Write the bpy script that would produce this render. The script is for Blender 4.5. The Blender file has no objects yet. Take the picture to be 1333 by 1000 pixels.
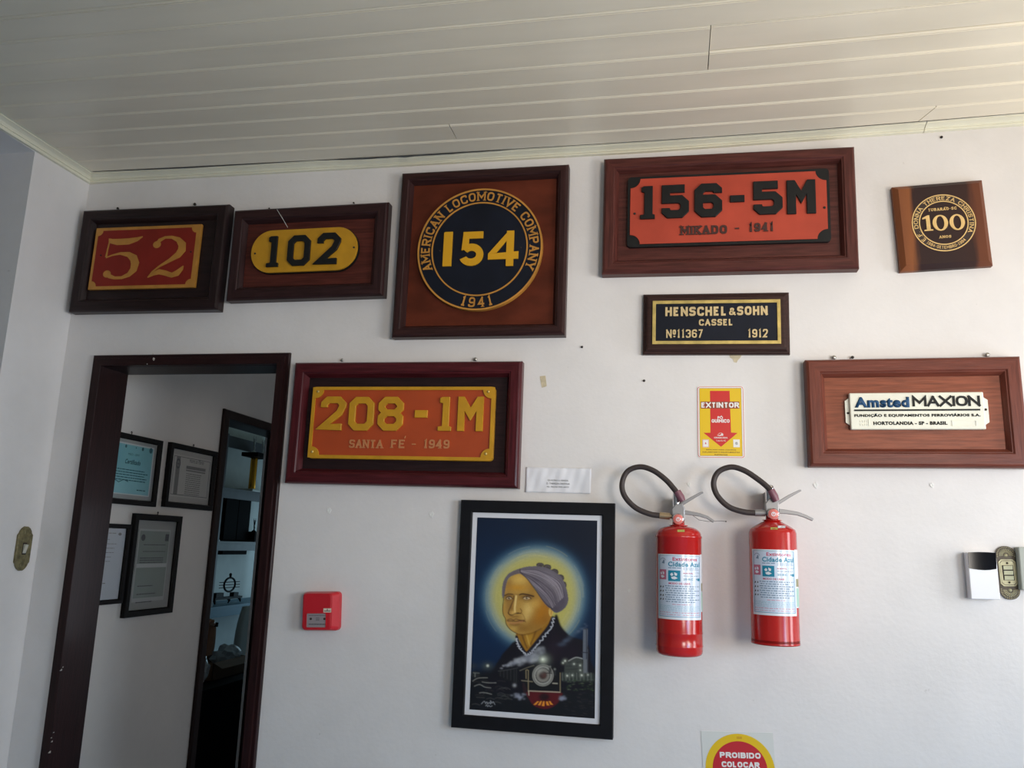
import bpy, bmesh, math, random
import numpy as np
from mathutils import Vector, Matrix
random.seed(7)
PI = math.pi
sc = bpy.context.scene
COL = sc.collection

# ------------------------------------------------------------------ camera
F = 1070.4
YAW, PIT, ROL = [math.radians(a) for a in (11.315, 11.177, 1.888)]
DIST, EYE = 2.5875, 1.55
CPOS = Vector((0, -DIST, EYE))
_f = Vector((-math.sin(YAW) * math.cos(PIT), math.cos(YAW) * math.cos(PIT), math.sin(PIT)))
_r = Vector((math.cos(YAW), math.sin(YAW), 0)); _u = _r.cross(_f)
RR = math.cos(ROL) * _r + math.sin(ROL) * _u
UU = -math.sin(ROL) * _r + math.cos(ROL) * _u
cam_d = bpy.data.cameras.new('camera'); cam = bpy.data.objects.new('camera', cam_d); COL.objects.link(cam)
cam_d.sensor_width = 36; cam_d.lens = 36 * F / 1333; cam_d.clip_start = .05
M3 = Matrix((RR, UU, -_f)).transposed()
cam.matrix_world = Matrix.Translation(CPOS) @ M3.to_4x4()
sc.camera = cam

# ------------------------------------------------------------------ light
sc.view_settings.view_transform = 'Standard'
sc.view_settings.look = 'None'
sc.view_settings.gamma = 1.0
sc.view_settings.use_curve_mapping = False
sc.view_settings.exposure = 0.0
world = bpy.data.worlds.new('world'); sc.world = world; world.use_nodes = True
wn = world.node_tree.nodes['Background']; wn.inputs[0].default_value = (.55, .72, 1, 1); wn.inputs[1].default_value = .05

def area(name, loc, rot, sx, sy, power, color):
    d = bpy.data.lights.new(name, 'AREA'); d.shape = 'RECTANGLE'; d.size = sx; d.size_y = sy
    d.energy = power; d.color = color
    o = bpy.data.objects.new(name, d); o.location = loc; o.rotation_euler = rot; COL.objects.link(o)
    return o
# daylight through the windows of the right wall (blue sky above, warm sunlit ground below) and the door behind the camera, plus two added fill beams
RX = math.radians
def aim(o, q, spread):
    o.rotation_euler = (Vector(q) - o.location).to_track_quat('-Z', 'Y').to_euler(); o.data.spread = math.radians(spread); return o
area('window_side_light', (2.13, -.55, 1.7), (0, RX(90), 0), 1.2, .45, 17, (.92, .95, 1))
area('window_ground_light', (2.13, -2.25, 1.35), (0, RX(90 + 30), 0), .7, .95, 25, (1, .885, .69))
area('window_sky_light', (2.13, -2.25, 1.80), (0, RX(90 - 45), 0), .8, .95, 34, (.26, .60, 1))
aim(area('window_bright_light', (2.13, -1.7, 1.9), (0, 0, 0), .8, .9, 5.0, (1, .90, .76)), (.5, 0, 2.3), 90)  # extra beam added at the window to brighten the upper wall
aim(area('window_rear_light', (1.6, -3.95, 1.9), (0, 0, 0), .9, 1.1, 6.2, (1, .92, .83)), (-.15, 0, 2.2), 55)  # unseen beam added behind the camera to lift the middle of the wall
area('door_light_rear', (-1.2, -4.12, 1.15), (RX(90), 0, 0), .5, 2.0, .8, (.72, .86, 1))
# daylight in the two rooms behind the doorway
area('hall_window_light', (.9, 3.37, 1.25), (RX(-90), 0, 0), .75, 1.05, 11, (.82, .90, 1))
area('study_window_light', (-3.0, 5.66, 1.37), (RX(-90), 0, 0), 1.0, 1.1, 8, (.52, .82, 1))
sun_d = bpy.data.lights.new('sun', 'SUN'); sun_d.energy = .6; sun_d.angle = .01; sun_d.color = (1, .86, .66)
sun = bpy.data.objects.new('sun', sun_d); COL.objects.link(sun)
sun.rotation_euler = Vector((-.55, -.28, -.62)).to_track_quat('-Z', 'Y').to_euler()

# ------------------------------------------------------------------ projection helpers
def ray(x, y): return (x - 666.5) / F * RR - (y - 500) / F * UU + _f
def at(x, y, Y=0.0):
    d = ray(x, y); return CPOS + d * ((Y - CPOS.y) / d.y)
def at_x(x, y, X):
    d = ray(x, y); return CPOS + d * ((X - CPOS.x) / d.x)
def crop(ox, oy, s):
    return lambda x, y: (ox + x / s, oy + y / s)

# ------------------------------------------------------------------ materials
def srgb(r, g, b):
    return tuple((c / 255 / 12.92 if c / 255 <= .04045 else ((c / 255 + .055) / 1.055) ** 2.4) for c in (r, g, b))
MATS = {}
def mat(name, col, rough=.5, metal=0.0, var=.0, vscale=8.0, bump=.0, bscale=60.0, coat=0.0, stretch=(1, 1, 1), trans=0.0, spec=.5, col2=None, rvar=0.0):
    if name in MATS: return MATS[name]
    m = bpy.data.materials.new(name); m.use_nodes = True; nt = m.node_tree; N = nt.nodes; b = N['Principled BSDF']
    b.inputs['Base Color'].default_value = (*col, 1); b.inputs['Roughness'].default_value = rough
    b.inputs['Metallic'].default_value = metal; b.inputs['Coat Weight'].default_value = coat
    b.inputs['Coat Roughness'].default_value = .12; b.inputs['Specular IOR Level'].default_value = spec
    if trans: b.inputs['Transmission Weight'].default_value = trans; b.inputs['IOR'].default_value = 1.45
    if var or bump or rvar:
        tc = N.new('ShaderNodeTexCoord'); mp = N.new('ShaderNodeMapping'); mp.inputs['Scale'].default_value = stretch
        nt.links.new(tc.outputs['Object'], mp.inputs['Vector'])
        if var:
            no = N.new('ShaderNodeTexNoise'); no.inputs['Scale'].default_value = vscale; no.inputs['Detail'].default_value = 5
            nt.links.new(mp.outputs[0], no.inputs['Vector'])
            r = N.new('ShaderNodeValToRGB'); r.color_ramp.elements[0].position = .3; r.color_ramp.elements[1].position = .7
            c2 = col2 or tuple(c * (1 + var) for c in col)
            c1 = col if col2 else tuple(c * (1 - var) for c in col)
            r.color_ramp.elements[0].color = (*c1, 1); r.color_ramp.elements[1].color = (*c2, 1)
            nt.links.new(no.outputs['Fac'], r.inputs[0]); nt.links.new(r.outputs[0], b.inputs['Base Color'])
        if bump or rvar:
            n2 = N.new('ShaderNodeTexNoise'); n2.inputs['Scale'].default_value = bscale; n2.inputs['Detail'].default_value = 4
            nt.links.new(mp.outputs[0], n2.inputs['Vector'])
            if bump:
                bp = N.new('ShaderNodeBump'); bp.inputs['Strength'].default_value = bump; bp.inputs['Distance'].default_value = .002
                nt.links.new(n2.outputs['Fac'], bp.inputs['Height']); nt.links.new(bp.outputs[0], b.inputs['Normal'])
            if rvar:
                mr = N.new('ShaderNodeMapRange'); mr.inputs['To Min'].default_value = max(.02, rough - rvar); mr.inputs['To Max'].default_value = rough + rvar
                nt.links.new(n2.outputs['Fac'], mr.inputs[0]); nt.links.new(mr.outputs[0], b.inputs['Roughness'])
    MATS[name] = m
    return m
def wood(name, col, rough=.38, coat=.25, var=.35, spec=.20):
    """two materials: grain along x and grain along z"""
    h = mat(name + ' grain x', col, rough, var=var, vscale=14, stretch=(.7, 8, 9), bump=.25, bscale=40, coat=coat * .25, spec=spec)
    v = mat(name + ' grain z', col, rough, var=var, vscale=14, stretch=(9, 8, .7), bump=.25, bscale=40, coat=coat * .25, spec=spec)
    return h, v

def wall_paint(name, col):
    m = bpy.data.materials.new(name); m.use_nodes = True; nt = m.node_tree; N = nt.nodes; L = nt.links; b = N['Principled BSDF']
    b.inputs['Roughness'].default_value = .55; b.inputs['Specular IOR Level'].default_value = .35
    tc = N.new('ShaderNodeTexCoord')
    n1 = N.new('ShaderNodeTexNoise'); n1.inputs['Scale'].default_value = 2.6; n1.inputs['Detail'].default_value = 6; n1.inputs['Roughness'].default_value = .65
    L.new(tc.outputs['Object'], n1.inputs['Vector'])
    r = N.new('ShaderNodeValToRGB'); r.color_ramp.elements[0].position = .25; r.color_ramp.elements[1].position = .62
    r.color_ramp.elements[0].color = (*[c * .90 for c in col], 1); r.color_ramp.elements[1].color = (*col, 1)
    L.new(n1.outputs['Fac'], r.inputs[0])
    # small grey scuffs and specks
    n3 = N.new('ShaderNodeTexNoise'); n3.inputs['Scale'].default_value = 34; n3.inputs['Detail'].default_value = 3
    L.new(tc.outputs['Object'], n3.inputs['Vector'])
    r3 = N.new('ShaderNodeValToRGB'); r3.color_ramp.elements[0].position = .20; r3.color_ramp.elements[1].position = .27
    r3.color_ramp.elements[0].color = (.55, .52, .48, 1); r3.color_ramp.elements[1].color = (1, 1, 1, 1)
    L.new(n3.outputs['Fac'], r3.inputs[0])
    mx = N.new('ShaderNodeMix'); mx.data_type = 'RGBA'; mx.blend_type = 'MULTIPLY'; mx.inputs[0].default_value = .5
    L.new(r.outputs[0], mx.inputs[6]); L.new(r3.outputs[0], mx.inputs[7]); L.new(mx.outputs[2], b.inputs['Base Color'])
    n2 = N.new('ShaderNodeTexNoise'); n2.inputs['Scale'].default_value = 75; n2.inputs['Detail'].default_value = 3
    n4 = N.new('ShaderNodeTexNoise'); n4.inputs['Scale'].default_value = 9; n4.inputs['Detail'].default_value = 2
    L.new(tc.outputs['Object'], n2.inputs['Vector']); L.new(tc.outputs['Object'], n4.inputs['Vector'])
    b1 = N.new('ShaderNodeBump'); b1.inputs['Strength'].default_value = .25; b1.inputs['Distance'].default_value = .002
    b2 = N.new('ShaderNodeBump'); b2.inputs['Strength'].default_value = .25; b2.inputs['Distance'].default_value = .004
    L.new(n2.outputs['Fac'], b1.inputs['Height']); L.new(n4.outputs['Fac'], b2.inputs['Height'])
    L.new(b2.outputs[0], b1.inputs['Normal']); L.new(b1.outputs[0], b.inputs['Normal'])
    return m
M_WALL = wall_paint('wall paint', (.795, .757, .735))
M_WALL2 = wall_paint('plain wall paint', (.52, .51, .50))
M_WALL_HALL = wall_paint('hall wall paint', (.72, .67, .63))
M_CEIL = mat('ceiling paint', (.84, .755, .60), .35, var=.07, vscale=3, bump=.12, bscale=30, stretch=(.4, 2, 2), coat=.1)
M_CROWN = mat('crown moulding paint', (.80, .76, .60), .4, var=.05, vscale=6, bump=.1, bscale=40)
M_GAP = mat('dark gap', (.03, .025, .02), .9)
M_FLOOR = mat('floor tiles', (.20, .36, .52), .45, var=.25, vscale=5, stretch=(.5, 6, 1))
M_DOOR = wood('dark door frame wood', (.019, .0055, .0055), .4, .25, spec=.22)
M_F52 = wood('blackish frame wood', (.020, .010, .010), .33, .25)
M_F102 = wood('dark brown frame wood', (.032, .013, .013), .36, .2)
M_P102 = wood('dark red panel wood', (.085, .020, .014), .5, .05)
M_F154 = wood('brown frame wood', (.034, .013, .012), .36, .2)
M_P154 = mat('reddish veneer', (.105, .022, .010), .5, spec=.15, var=.35, vscale=5, stretch=(1.2, 1, 2.4), bump=.1)
M_F156 = wood('reddish brown frame wood', (.085, .024, .019), .38, .2)
M_F208 = wood('cherry frame wood', (.070, .010, .013), .33, .3)
M_P208 = wood('very dark panel wood', (.020, .009, .010), .45, .1)
M_FAMS = wood('bright mahogany frame wood', (.15, .040, .025), .38, .15, .25)
M_PAMS = wood('bright mahogany panel wood', (.24, .068, .034), .4, .1, .28)
M_YEL = mat('ochre yellow paint', (.55, .27, .012), .4, var=.12, vscale=20, bump=.1)
M_YELD = mat('dull gold paint', (.50, .22, .035), .45, var=.15, vscale=20)
M_RED52 = mat('deep red paint', (.24, .018, .010), .5, spec=.25, var=.12, vscale=12)
M_RED156 = mat('vermilion paint', (.44, .058, .03), .5, spec=.3, var=.16, vscale=7, bump=.15, bscale=30)
M_RED208 = mat('orange red paint', (.42, .060, .012), .42, var=.1, vscale=9)
M_BLACK = mat('black paint', (.010, .010, .010), .45, spec=.25, var=.2, vscale=20)
M_NAVY = mat('blue black paint', (.006, .008, .016), .5, spec=.22, var=.3, vscale=9)
M_BRASS = mat('brass', (.62, .46, .15), .38, .55, var=.25, vscale=30)
M_GOLDLET = mat('pale gold lettering', (.75, .50, .20), .4, .2, var=.1, vscale=40)
M_CREAM = mat('cream cast plate', (.78, .76, .64), .35, var=.05, vscale=12)
M_STEEL = mat('zinc screw', (.45, .43, .40), .35, .9)
M_RUST = mat('dark rusty metal', (.03, .022, .018), .6, .3)
M_WHITE = mat('white plastic', (.80, .80, .82), .3)
M_PAPER = mat('white paper', (.83, .82, .85), .6, bump=.35, bscale=9)
M_INK = mat('dark ink', (.03, .03, .035), .6)

# ------------------------------------------------------------------ mesh helpers
class MB:
    def __init__(s): s.v = []; s.f = []; s.sm = []
    def add(s, vs, fs, smooth=False):
        n = len(s.v); s.v += [tuple(p) for p in vs]; s.f += [tuple(i + n for i in f) for f in fs]; s.sm += [smooth] * len(fs)
    def box(s, x0, x1, y0, y1, z0, z1):
        s.add([(x0, y0, z0), (x1, y0, z0), (x1, y1, z0), (x0, y1, z0), (x0, y0, z1), (x1, y0, z1), (x1, y1, z1), (x0, y1, z1)],
              [(0, 3, 2, 1), (4, 5, 6, 7), (0, 1, 5, 4), (1, 2, 6, 5), (2, 3, 7, 6), (3, 0, 4, 7)])
    def tube(s, pts, r, n=10, caps=True, closed=False):
        pts = [Vector(p) for p in pts]; k = len(pts); rs = r if isinstance(r, (list, tuple)) else [r] * k
        T = []
        for i in range(k):
            a = pts[max(i - 1, 0)] if not closed else pts[i - 1]; b = pts[min(i + 1, k - 1)] if not closed else pts[(i + 1) % k]
            T.append((b - a).normalized())
        up = Vector((0, 0, 1)) if abs(T[0].z) < .9 else Vector((1, 0, 0))
        nrm = (up - T[0] * up.dot(T[0])).normalized(); vs = []
        for i in range(k):
            nrm = (nrm - T[i] * nrm.dot(T[i])).normalized(); bi = T[i].cross(nrm)
            for j in range(n):
                a = 2 * PI * j / n; vs.append(pts[i] + (nrm * math.cos(a) + bi * math.sin(a)) * rs[i])
        fs = [(i * n + j, i * n + (j + 1) % n, ((i + 1) % k) * n + (j + 1) % n, ((i + 1) % k) * n + j) for i in range(k if closed else k - 1) for j in range(n)]
        s.add(vs, fs, True)
        if caps and not closed:
            s.add(vs[:n], [tuple(range(n))[::-1]]); s.add(vs[-n:], [tuple(range(n))])
    def lathe(s, prof, c=(0, 0, 0), n=48, axis='z'):
        vs = []
        for r, h in prof:
            for j in range(n):
                a = 2 * PI * j / n
                if axis == 'z': vs.append((c[0] + r * math.cos(a), c[1] + r * math.sin(a), c[2] + h))
                elif axis == 'y': vs.append((c[0] + r * math.cos(a), c[1] - h, c[2] + r * math.sin(a)))
        k = len(prof)
        fs = [(i * n + j, i * n + (j + 1) % n, (i + 1) * n + (j + 1) % n, (i + 1) * n + j) for i in range(k - 1) for j in range(n)]
        s.add(vs, fs, True)
        s.add(vs[:n], [tuple(range(n))[::-1]]); s.add(vs[-n:], [tuple(range(n))])
    def prism(s, poly, y0, y1):
        """polygon in xz (list) extruded from y0 (back) to y1 (front, smaller)"""
        y1 = y1 - (len(s.f) % 5) * min(.00012, abs(y0 - y1) * .06)
        p = [Vector((a, 0, b)) for a, b in poly]
        area_ = sum(p[i].x * p[(i + 1) % len(p)].z - p[(i + 1) % len(p)].x * p[i].z for i in range(len(p)))
        if area_ < 0: p = p[::-1]
        k = len(p)
        vs = [(q.x, y1, q.z) for q in p] + [(q.x, y0, q.z) for q in p]
        from mathutils.geometry import tessellate_polygon
        tr = tessellate_polygon([p]) if k > 4 else [(0, 1, 2)] + ([(0, 2, 3)] if k == 4 else [])
        fs = []
        for t in tr:
            a, b, c = [p[i] for i in t]
            if (b.x - a.x) * (c.z - a.z) - (c.x - a.x) * (b.z - a.z) < 0: t = (t[0], t[2], t[1])
            fs.append(tuple(t)); fs.append(tuple(i + k for i in t[::-1]))
        fs += [(i, i + k, (i + 1) % k + k, (i + 1) % k) for i in range(k)]
        s.add(vs, fs)
    def ring(s, outer, inner, y0, y1):
        k = len(outer)
        vs = [(a, y1, b) for a, b in outer] + [(a, y1, b) for a, b in inner] + [(a, y0, b) for a, b in outer] + [(a, y0, b) for a, b in inner]
        fs = []
        for i in range(k):
            j = (i + 1) % k
            fs += [(i, j, k + j, k + i), (i, 2 * k + i, 2 * k + j, j), (k + i, k + j, 3 * k + j, 3 * k + i)]
        s.add(vs, fs)
    def quad(s, a, b, c, d): s.add([a, b, c, d], [(0, 1, 2, 3)])
    def obj(s, name, m, parent=None, fn=None, loc=None, fix=True, bevel=0, seg=2, label=None):
        me = bpy.data.meshes.new(name)
        vs = [fn(*p) for p in s.v] if fn else s.v
        me.from_pydata([tuple(v) for v in vs], [], s.f)
        me.polygons.foreach_set('use_smooth', s.sm)
        if fix:
            bm = bmesh.new(); bm.from_mesh(me); bmesh.ops.recalc_face_normals(bm, faces=bm.faces); bm.to_mesh(me); bm.free()
        me.materials.append(m)
        o = bpy.data.objects.new(name, me); COL.objects.link(o)
        if parent is not None: o.parent = parent
        if loc is not None: o.location = loc
        if bevel:
            b = o.modifiers.new('bevel', 'BEVEL'); b.width = bevel; b.segments = seg; b.limit_method = 'ANGLE'; b.angle_limit = math.radians(40)
        if label: o['label'] = label
        return o

def tag(o, label, cat, group=None):
    o['label'] = label; o['category'] = cat
    if group: o['group'] = group
    return o
def thing(name, label, cat, loc=(0, 0, 0), rot=(0, 0, 0), group=None):
    o = bpy.data.objects.new(name, None); COL.objects.link(o); o.location = loc; o.rotation_euler = rot; o.empty_display_size = .05
    return tag(o, label, cat, group)
def structure(o): o['kind'] = 'structure'; return o

def ellipse(cx, cz, rx, rz, n=64, a0=0): return [(cx + rx * math.cos(a0 + 2 * PI * i / n), cz + rz * math.sin(a0 + 2 * PI * i / n)) for i in range(n)]
def rrect(x0, x1, z0, z1, r, n=6):
    o = []
    for cx, cz, a in ((x1 - r, z1 - r, 0), (x0 + r, z1 - r, 90), (x0 + r, z0 + r, 180), (x1 - r, z0 + r, 270)):
        for i in range(n + 1):
            t = math.radians(a + 90 * i / n); o.append((cx + r * math.cos(t), cz + r * math.sin(t)))
    return o
def notched(x0, x1, z0, z1, r, n=6, convex_out=True):
    """rectangle whose corners are cut by concave quarter circles"""
    o = []
    for cx, cz, a in ((x1, z1, 270), (x0, z1, 0), (x0, z0, 90), (x1, z0, 180)):
        for i in range(n + 1):
            t = math.radians(a - 90 * i / n); o.append((cx + r * math.cos(t), cz + r * math.sin(t)))
    return o
def ringpts(p): return p

# ------------------------------------------------------------------ stroke lettering
G = {
 '0': (.75, [([(0,0,1),(0,1,1),(1,1,1),(1,0,1)], True)]),
 'O': (.82, [([(0,0,1),(0,1,1),(1,1,1),(1,0,1)], True)]),
 '1': (.5, [([(.1,.86),(.5,1),(.5,0)], False), ([(0,0),(1,0)], False)]),
 '2': (.75, [([(0,.72),(0,1,1),(1,1,1),(1,.62,1),(0,0),(1,0)], False)]),
 '3': (.75, [([(0,.78),(0,1,1),(1,1,1),(1,.53,1),(.4,.53)], False), ([(.4,.53),(1,.53,1),(1,0,1),(0,0,1),(0,.22)], False)]),
 '4': (.78, [([(1,.27),(0,.27),(.68,1)], False), ([(.68,1),(.68,0)], False)]),
 '5': (.75, [([(1,1),(0,1),(0,.58),(1,.58,1),(1,0,1),(0,0,1),(0,.24)], False)]),
 '6': (.75, [([(1,.78),(1,1,1),(0,1,1),(0,.3)], False), ([(0,0,1),(0,.56),(1,.56,1),(1,0,1)], True)]),
 '7': (.7, [([(0,1),(1,1),(.3,0)], False)]),
 '8': (.75, [([(0,.53,1),(0,1,1),(1,1,1),(1,.53,1)], True), ([(0,0,1),(0,.53,1),(1,.53,1),(1,0,1)], True)]),
 '9': (.75, [([(0,.22),(0,0,1),(1,0,1),(1,.7)], False), ([(1,.44),(1,1,1),(0,1,1),(0,.44,1)], True)]),
 'A': (.85, [([(0,0),(.5,1)], False), ([(.5,1),(1,0)], False), ([(.2,.33),(.8,.33)], False)]),
 'B': (.78, [([(0,0),(0,1)], False), ([(0,1),(.94,1,1),(.94,.53,1),(0,.53)], False), ([(.1,.53),(1,.53,1),(1,0,1),(0,0)], False)]),
 'C': (.78, [([(1,.72),(1,1,1),(0,1,1),(0,0,1),(1,0,1),(1,.28)], False)]),
 'D': (.8, [([(0,0),(0,1),(1,1,1),(1,0,1)], True)]),
 'E': (.7, [([(1,1),(0,1),(0,0),(1,0)], False), ([(0,.53),(.8,.53)], False)]),
 'F': (.68, [([(1,1),(0,1),(0,0)], False), ([(0,.53),(.8,.53)], False)]),
 'G': (.8, [([(1,.74),(1,1,1),(0,1,1),(0,0,1),(1,0,1),(1,.46),(.55,.46)], False)]),
 'H': (.78, [([(0,0),(0,1)], False), ([(1,0),(1,1)], False), ([(0,.52),(1,.52)], False)]),
 'I': (.22, [([(.5,0),(.5,1)], False)]),
 'K': (.8, [([(0,0),(0,1)], False), ([(0,.38),(1,1)], False), ([(.28,.55),(1,0)], False)]),
 'L': (.66, [([(0,1),(0,0),(1,0)], False)]),
 'M': (1.0, [([(0,0),(0,1),(.5,.32),(1,1),(1,0)], False)]),
 'N': (.82, [([(0,0),(0,1)], False), ([(0,1),(1,0)], False), ([(1,0),(1,1)], False)]),
 'P': (.76, [([(0,0),(0,1)], False), ([(0,1),(1,1,1),(1,.46,1),(0,.46)], False)]),
 'Q': (.82, [([(0,0,1),(0,1,1),(1,1,1),(1,0,1)], True), ([(.6,.28),(1.05,-.06)], False)]),
 'R': (.8, [([(0,0),(0,1)], False), ([(0,1),(1,1,1),(1,.5,1),(0,.5)], False), ([(.45,.5),(1,0)], False)]),
 'S': (.76, [([(1,.78),(1,1,1),(0,1,1),(0,.52,1),(1,.52,1),(1,0,1),(0,0,1),(0,.22)], False)]),
 'T': (.76, [([(0,1),(1,1)], False), ([(.5,1),(.5,0)], False)]),
 'U': (.8, [([(0,1),(0,0,1),(1,0,1),(1,1)], False)]),
 'V': (.85, [([(0,1),(.5,0),(1,1)], False)]),
 'X': (.85, [([(0,0),(1,1)], False), ([(0,1),(1,0)], False)]),
 'Y': (.82, [([(0,1),(.5,.45),(1,1)], False), ([(.5,.45),(.5,0)], False)]),
 'Z': (.78, [([(0,1),(1,1),(0,0),(1,0)], False)]),
 '&': (.72, [([(1,0),(.2,.75,1),(.2,1,1),(.72,1,1),(.72,.7,1),(.3,.52)], False), ([(.35,.55),(0,.38,1),(0,0,1),(.7,0,1),(1,.42)], False)]),
 '-': (.42, [([(0,.46),(1,.46)], False)]),
 '.': (.16, [([(.5,-.02),(.5,.05)], False)]),
 'º': (.5, [([(0,.45,1),(0,1,1),(1,1,1),(1,.45,1)], True), ([(0,.1),(1,.1)], False)]),
}
SERIF = {'A': [(0,0),(1,0)], 'M': [(0,0),(1,0),(0,1),(1,1)], 'N': [(0,0),(0,1),(1,1)], 'I': [(.5,0),(.5,1)], 'H': [(0,0),(0,1),(1,0),(1,1)], 'K': [(0,0),(0,1),(1,0),(1,1)],
         'T': [(.5,0)], 'R': [(0,0),(1,0)], 'P': [(0,0)], 'F': [(0,0)], 'V': [(0,1),(1,1)], 'Y': [(0,1),(1,1),(.5,0)], '4': [(.68,0)], 'L': [(0,1)], 'U': [(0,1),(1,1)], 'X': [(0,0),(1,0),(0,1),(1,1)]}
def round_corners(pts, rad, closed, seg):
    out = []; k = len(pts)
    for i, p in enumerate(pts):
        P = Vector(p[:2]); fl = len(p) > 2 and p[2]
        if not fl or (not closed and i in (0, k - 1)): out.append(P); continue
        A = Vector(pts[i - 1][:2]); B = Vector(pts[(i + 1) % k][:2])
        da, db = (A - P), (B - P); la, lb = da.length, db.length; r = min(rad, la * .5, lb * .5)
        a = P + da.normalized() * r; b = P + db.normalized() * r
        if seg == 1: out += [a, b]; continue
        for j in range(seg + 1):
            t = j / seg; out.append(a * (1 - t) ** 2 + P * 2 * t * (1 - t) * (1 if seg < 2 else 1) + b * t * t)
    o2 = [out[0]]
    for q in out[1:]:
        if (q - o2[-1]).length > 1e-5: o2.append(q)
    if closed and (o2[0] - o2[-1]).length < 1e-5: o2.pop()
    return o2
LIFT = [0]
def strip(mb, pts, w, closed, y0, y1, warp=None):
    """mitred strip; w number or list"""
    LIFT[0] = (LIFT[0] + 1) % 6; y1 = y1 - LIFT[0] * min(.00012, abs(y0 - y1) * .06)
    k = len(pts); ws = w if isinstance(w, (list, tuple)) else [w] * k
    L, R_ = [], []
    for i in range(k):
        a = pts[i - 1] if (closed or i > 0) else None; b = pts[(i + 1) % k] if (closed or i < k - 1) else None
        if a is None: d = (b - pts[i]).normalized(); n = Vector((-d.y, d.x)); s = 1
        elif b is None: d = (pts[i] - a).normalized(); n = Vector((-d.y, d.x)); s = 1
        else:
            d1 = (pts[i] - a).normalized(); d2 = (b - pts[i]).normalized()
            n1 = Vector((-d1.y, d1.x)); n2 = Vector((-d2.y, d2.x)); n = n1 + n2
            if n.length < 1e-5: n = n1
            n.normalize(); s = 1 / max(.42, n.dot(n1))
        L.append(pts[i] + n * s * ws[i] / 2); R_.append(pts[i] - n * s * ws[i] / 2)
    wf = warp or (lambda x, z: (x, z))
    LL = [wf(q.x, q.y) for q in L]; RRR = [wf(q.x, q.y) for q in R_]
    vs = [(x, y1, z) for x, z in LL] + [(x, y1, z) for x, z in RRR] + [(x, y0, z) for x, z in LL] + [(x, y0, z) for x, z in RRR]
    fs = []
    for i in range(k if closed else k - 1):
        j = (i + 1) % k
        fs += [(i, j, k + j, k + i), (i, 2 * k + i, 2 * k + j, j), (k + i, k + j, 3 * k + j, 3 * k + i)]
    if not closed: fs += [(0, k, 3 * k, 2 * k), (k - 1, 3 * k - 1, 4 * k - 1, 2 * k - 1)]
    mb.add(vs, fs)
def glyph(mb, ch, x0, z0, W, H, t, y0, y1, rad=.25, seg=4, serif=0, warp=None):
    if ch not in G: return
    for pts, closed in G[ch][1]:
        def mp(p):
            q = [x0 + t / 2 + p[0] * (W - t), z0 + t / 2 + p[1] * (H - t)]
            return tuple(q) + ((p[2],) if len(p) > 2 else ())
        if ch in 'I': mp = lambda p: (x0 + W / 2, z0 + p[1] * H)
        P = [mp(p) for p in pts]
        if not closed:   # stroke ends reach the box
            for e, nb in ((0, 1), (-1, -2)):
                a = Vector(P[e][:2]); b = Vector(P[nb][:2]); pe = pts[e]
                d = (a - b).normalized()
                if pe[1] in (0, 1) and abs(d.y) > .5 and ch not in 'I': P[e] = tuple(a + d * (t / 2 / abs(d.y)))
        strip(mb, round_corners(P, rad * H, closed, seg), t, closed, y0, y1, warp)
    if serif and ch in SERIF:
        for sx, sz in SERIF[ch]:
            cx = x0 + t / 2 + sx * (W - t); z = z0 + serif * .5 if sz == 0 else z0 + H - serif * .5
            if ch == 'I': cx = x0 + W / 2
            strip(mb, [Vector((cx - t * 1.05, z)), Vector((cx + t * 1.05, z))], serif, False, y0, y1 - .00003, warp)
def text_width(s, H, sp): return sum((G[c][0] if c in G else .4) * H for c in s) + sp * H * (len(s) - 1)
def stroke_text(mb, s, x0, x1, z0, z1, t, y0, y1, sp=.2, warp=None, **k):
    """fits the string in the box x0..x1, z0..z1; t = stroke as a share of the height"""
    H = z1 - z0; w = text_width(s, H, sp); sx = (x1 - x0) / w; x = x0
    for c in s:
        W = (G[c][0] if c in G else .4) * H * sx
        glyph(mb, c, x, z0, W, H, t * H, y0, y1, warp=warp, **k)
        x += W + sp * H * sx
def arc_text(mb, s, cx, cz, r0, r1, a_left, a_right, t, y0, y1, sp=.22, below=False, **k):
    """letters bent round a circle, tops outward (or inward when below)"""
    H = r1 - r0; w = text_width(s, H, sp)
    def warp(x, z):
        u = x / w; a = math.radians(a_left + (a_right - a_left) * u)
        r = (r1 - z) if below else (r0 + z)
        return cx + r * math.cos(a), cz + r * math.sin(a)
    stroke_text(mb, s, 0, w, 0, H, t, y0, y1, sp, warp=warp, **k)
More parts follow.
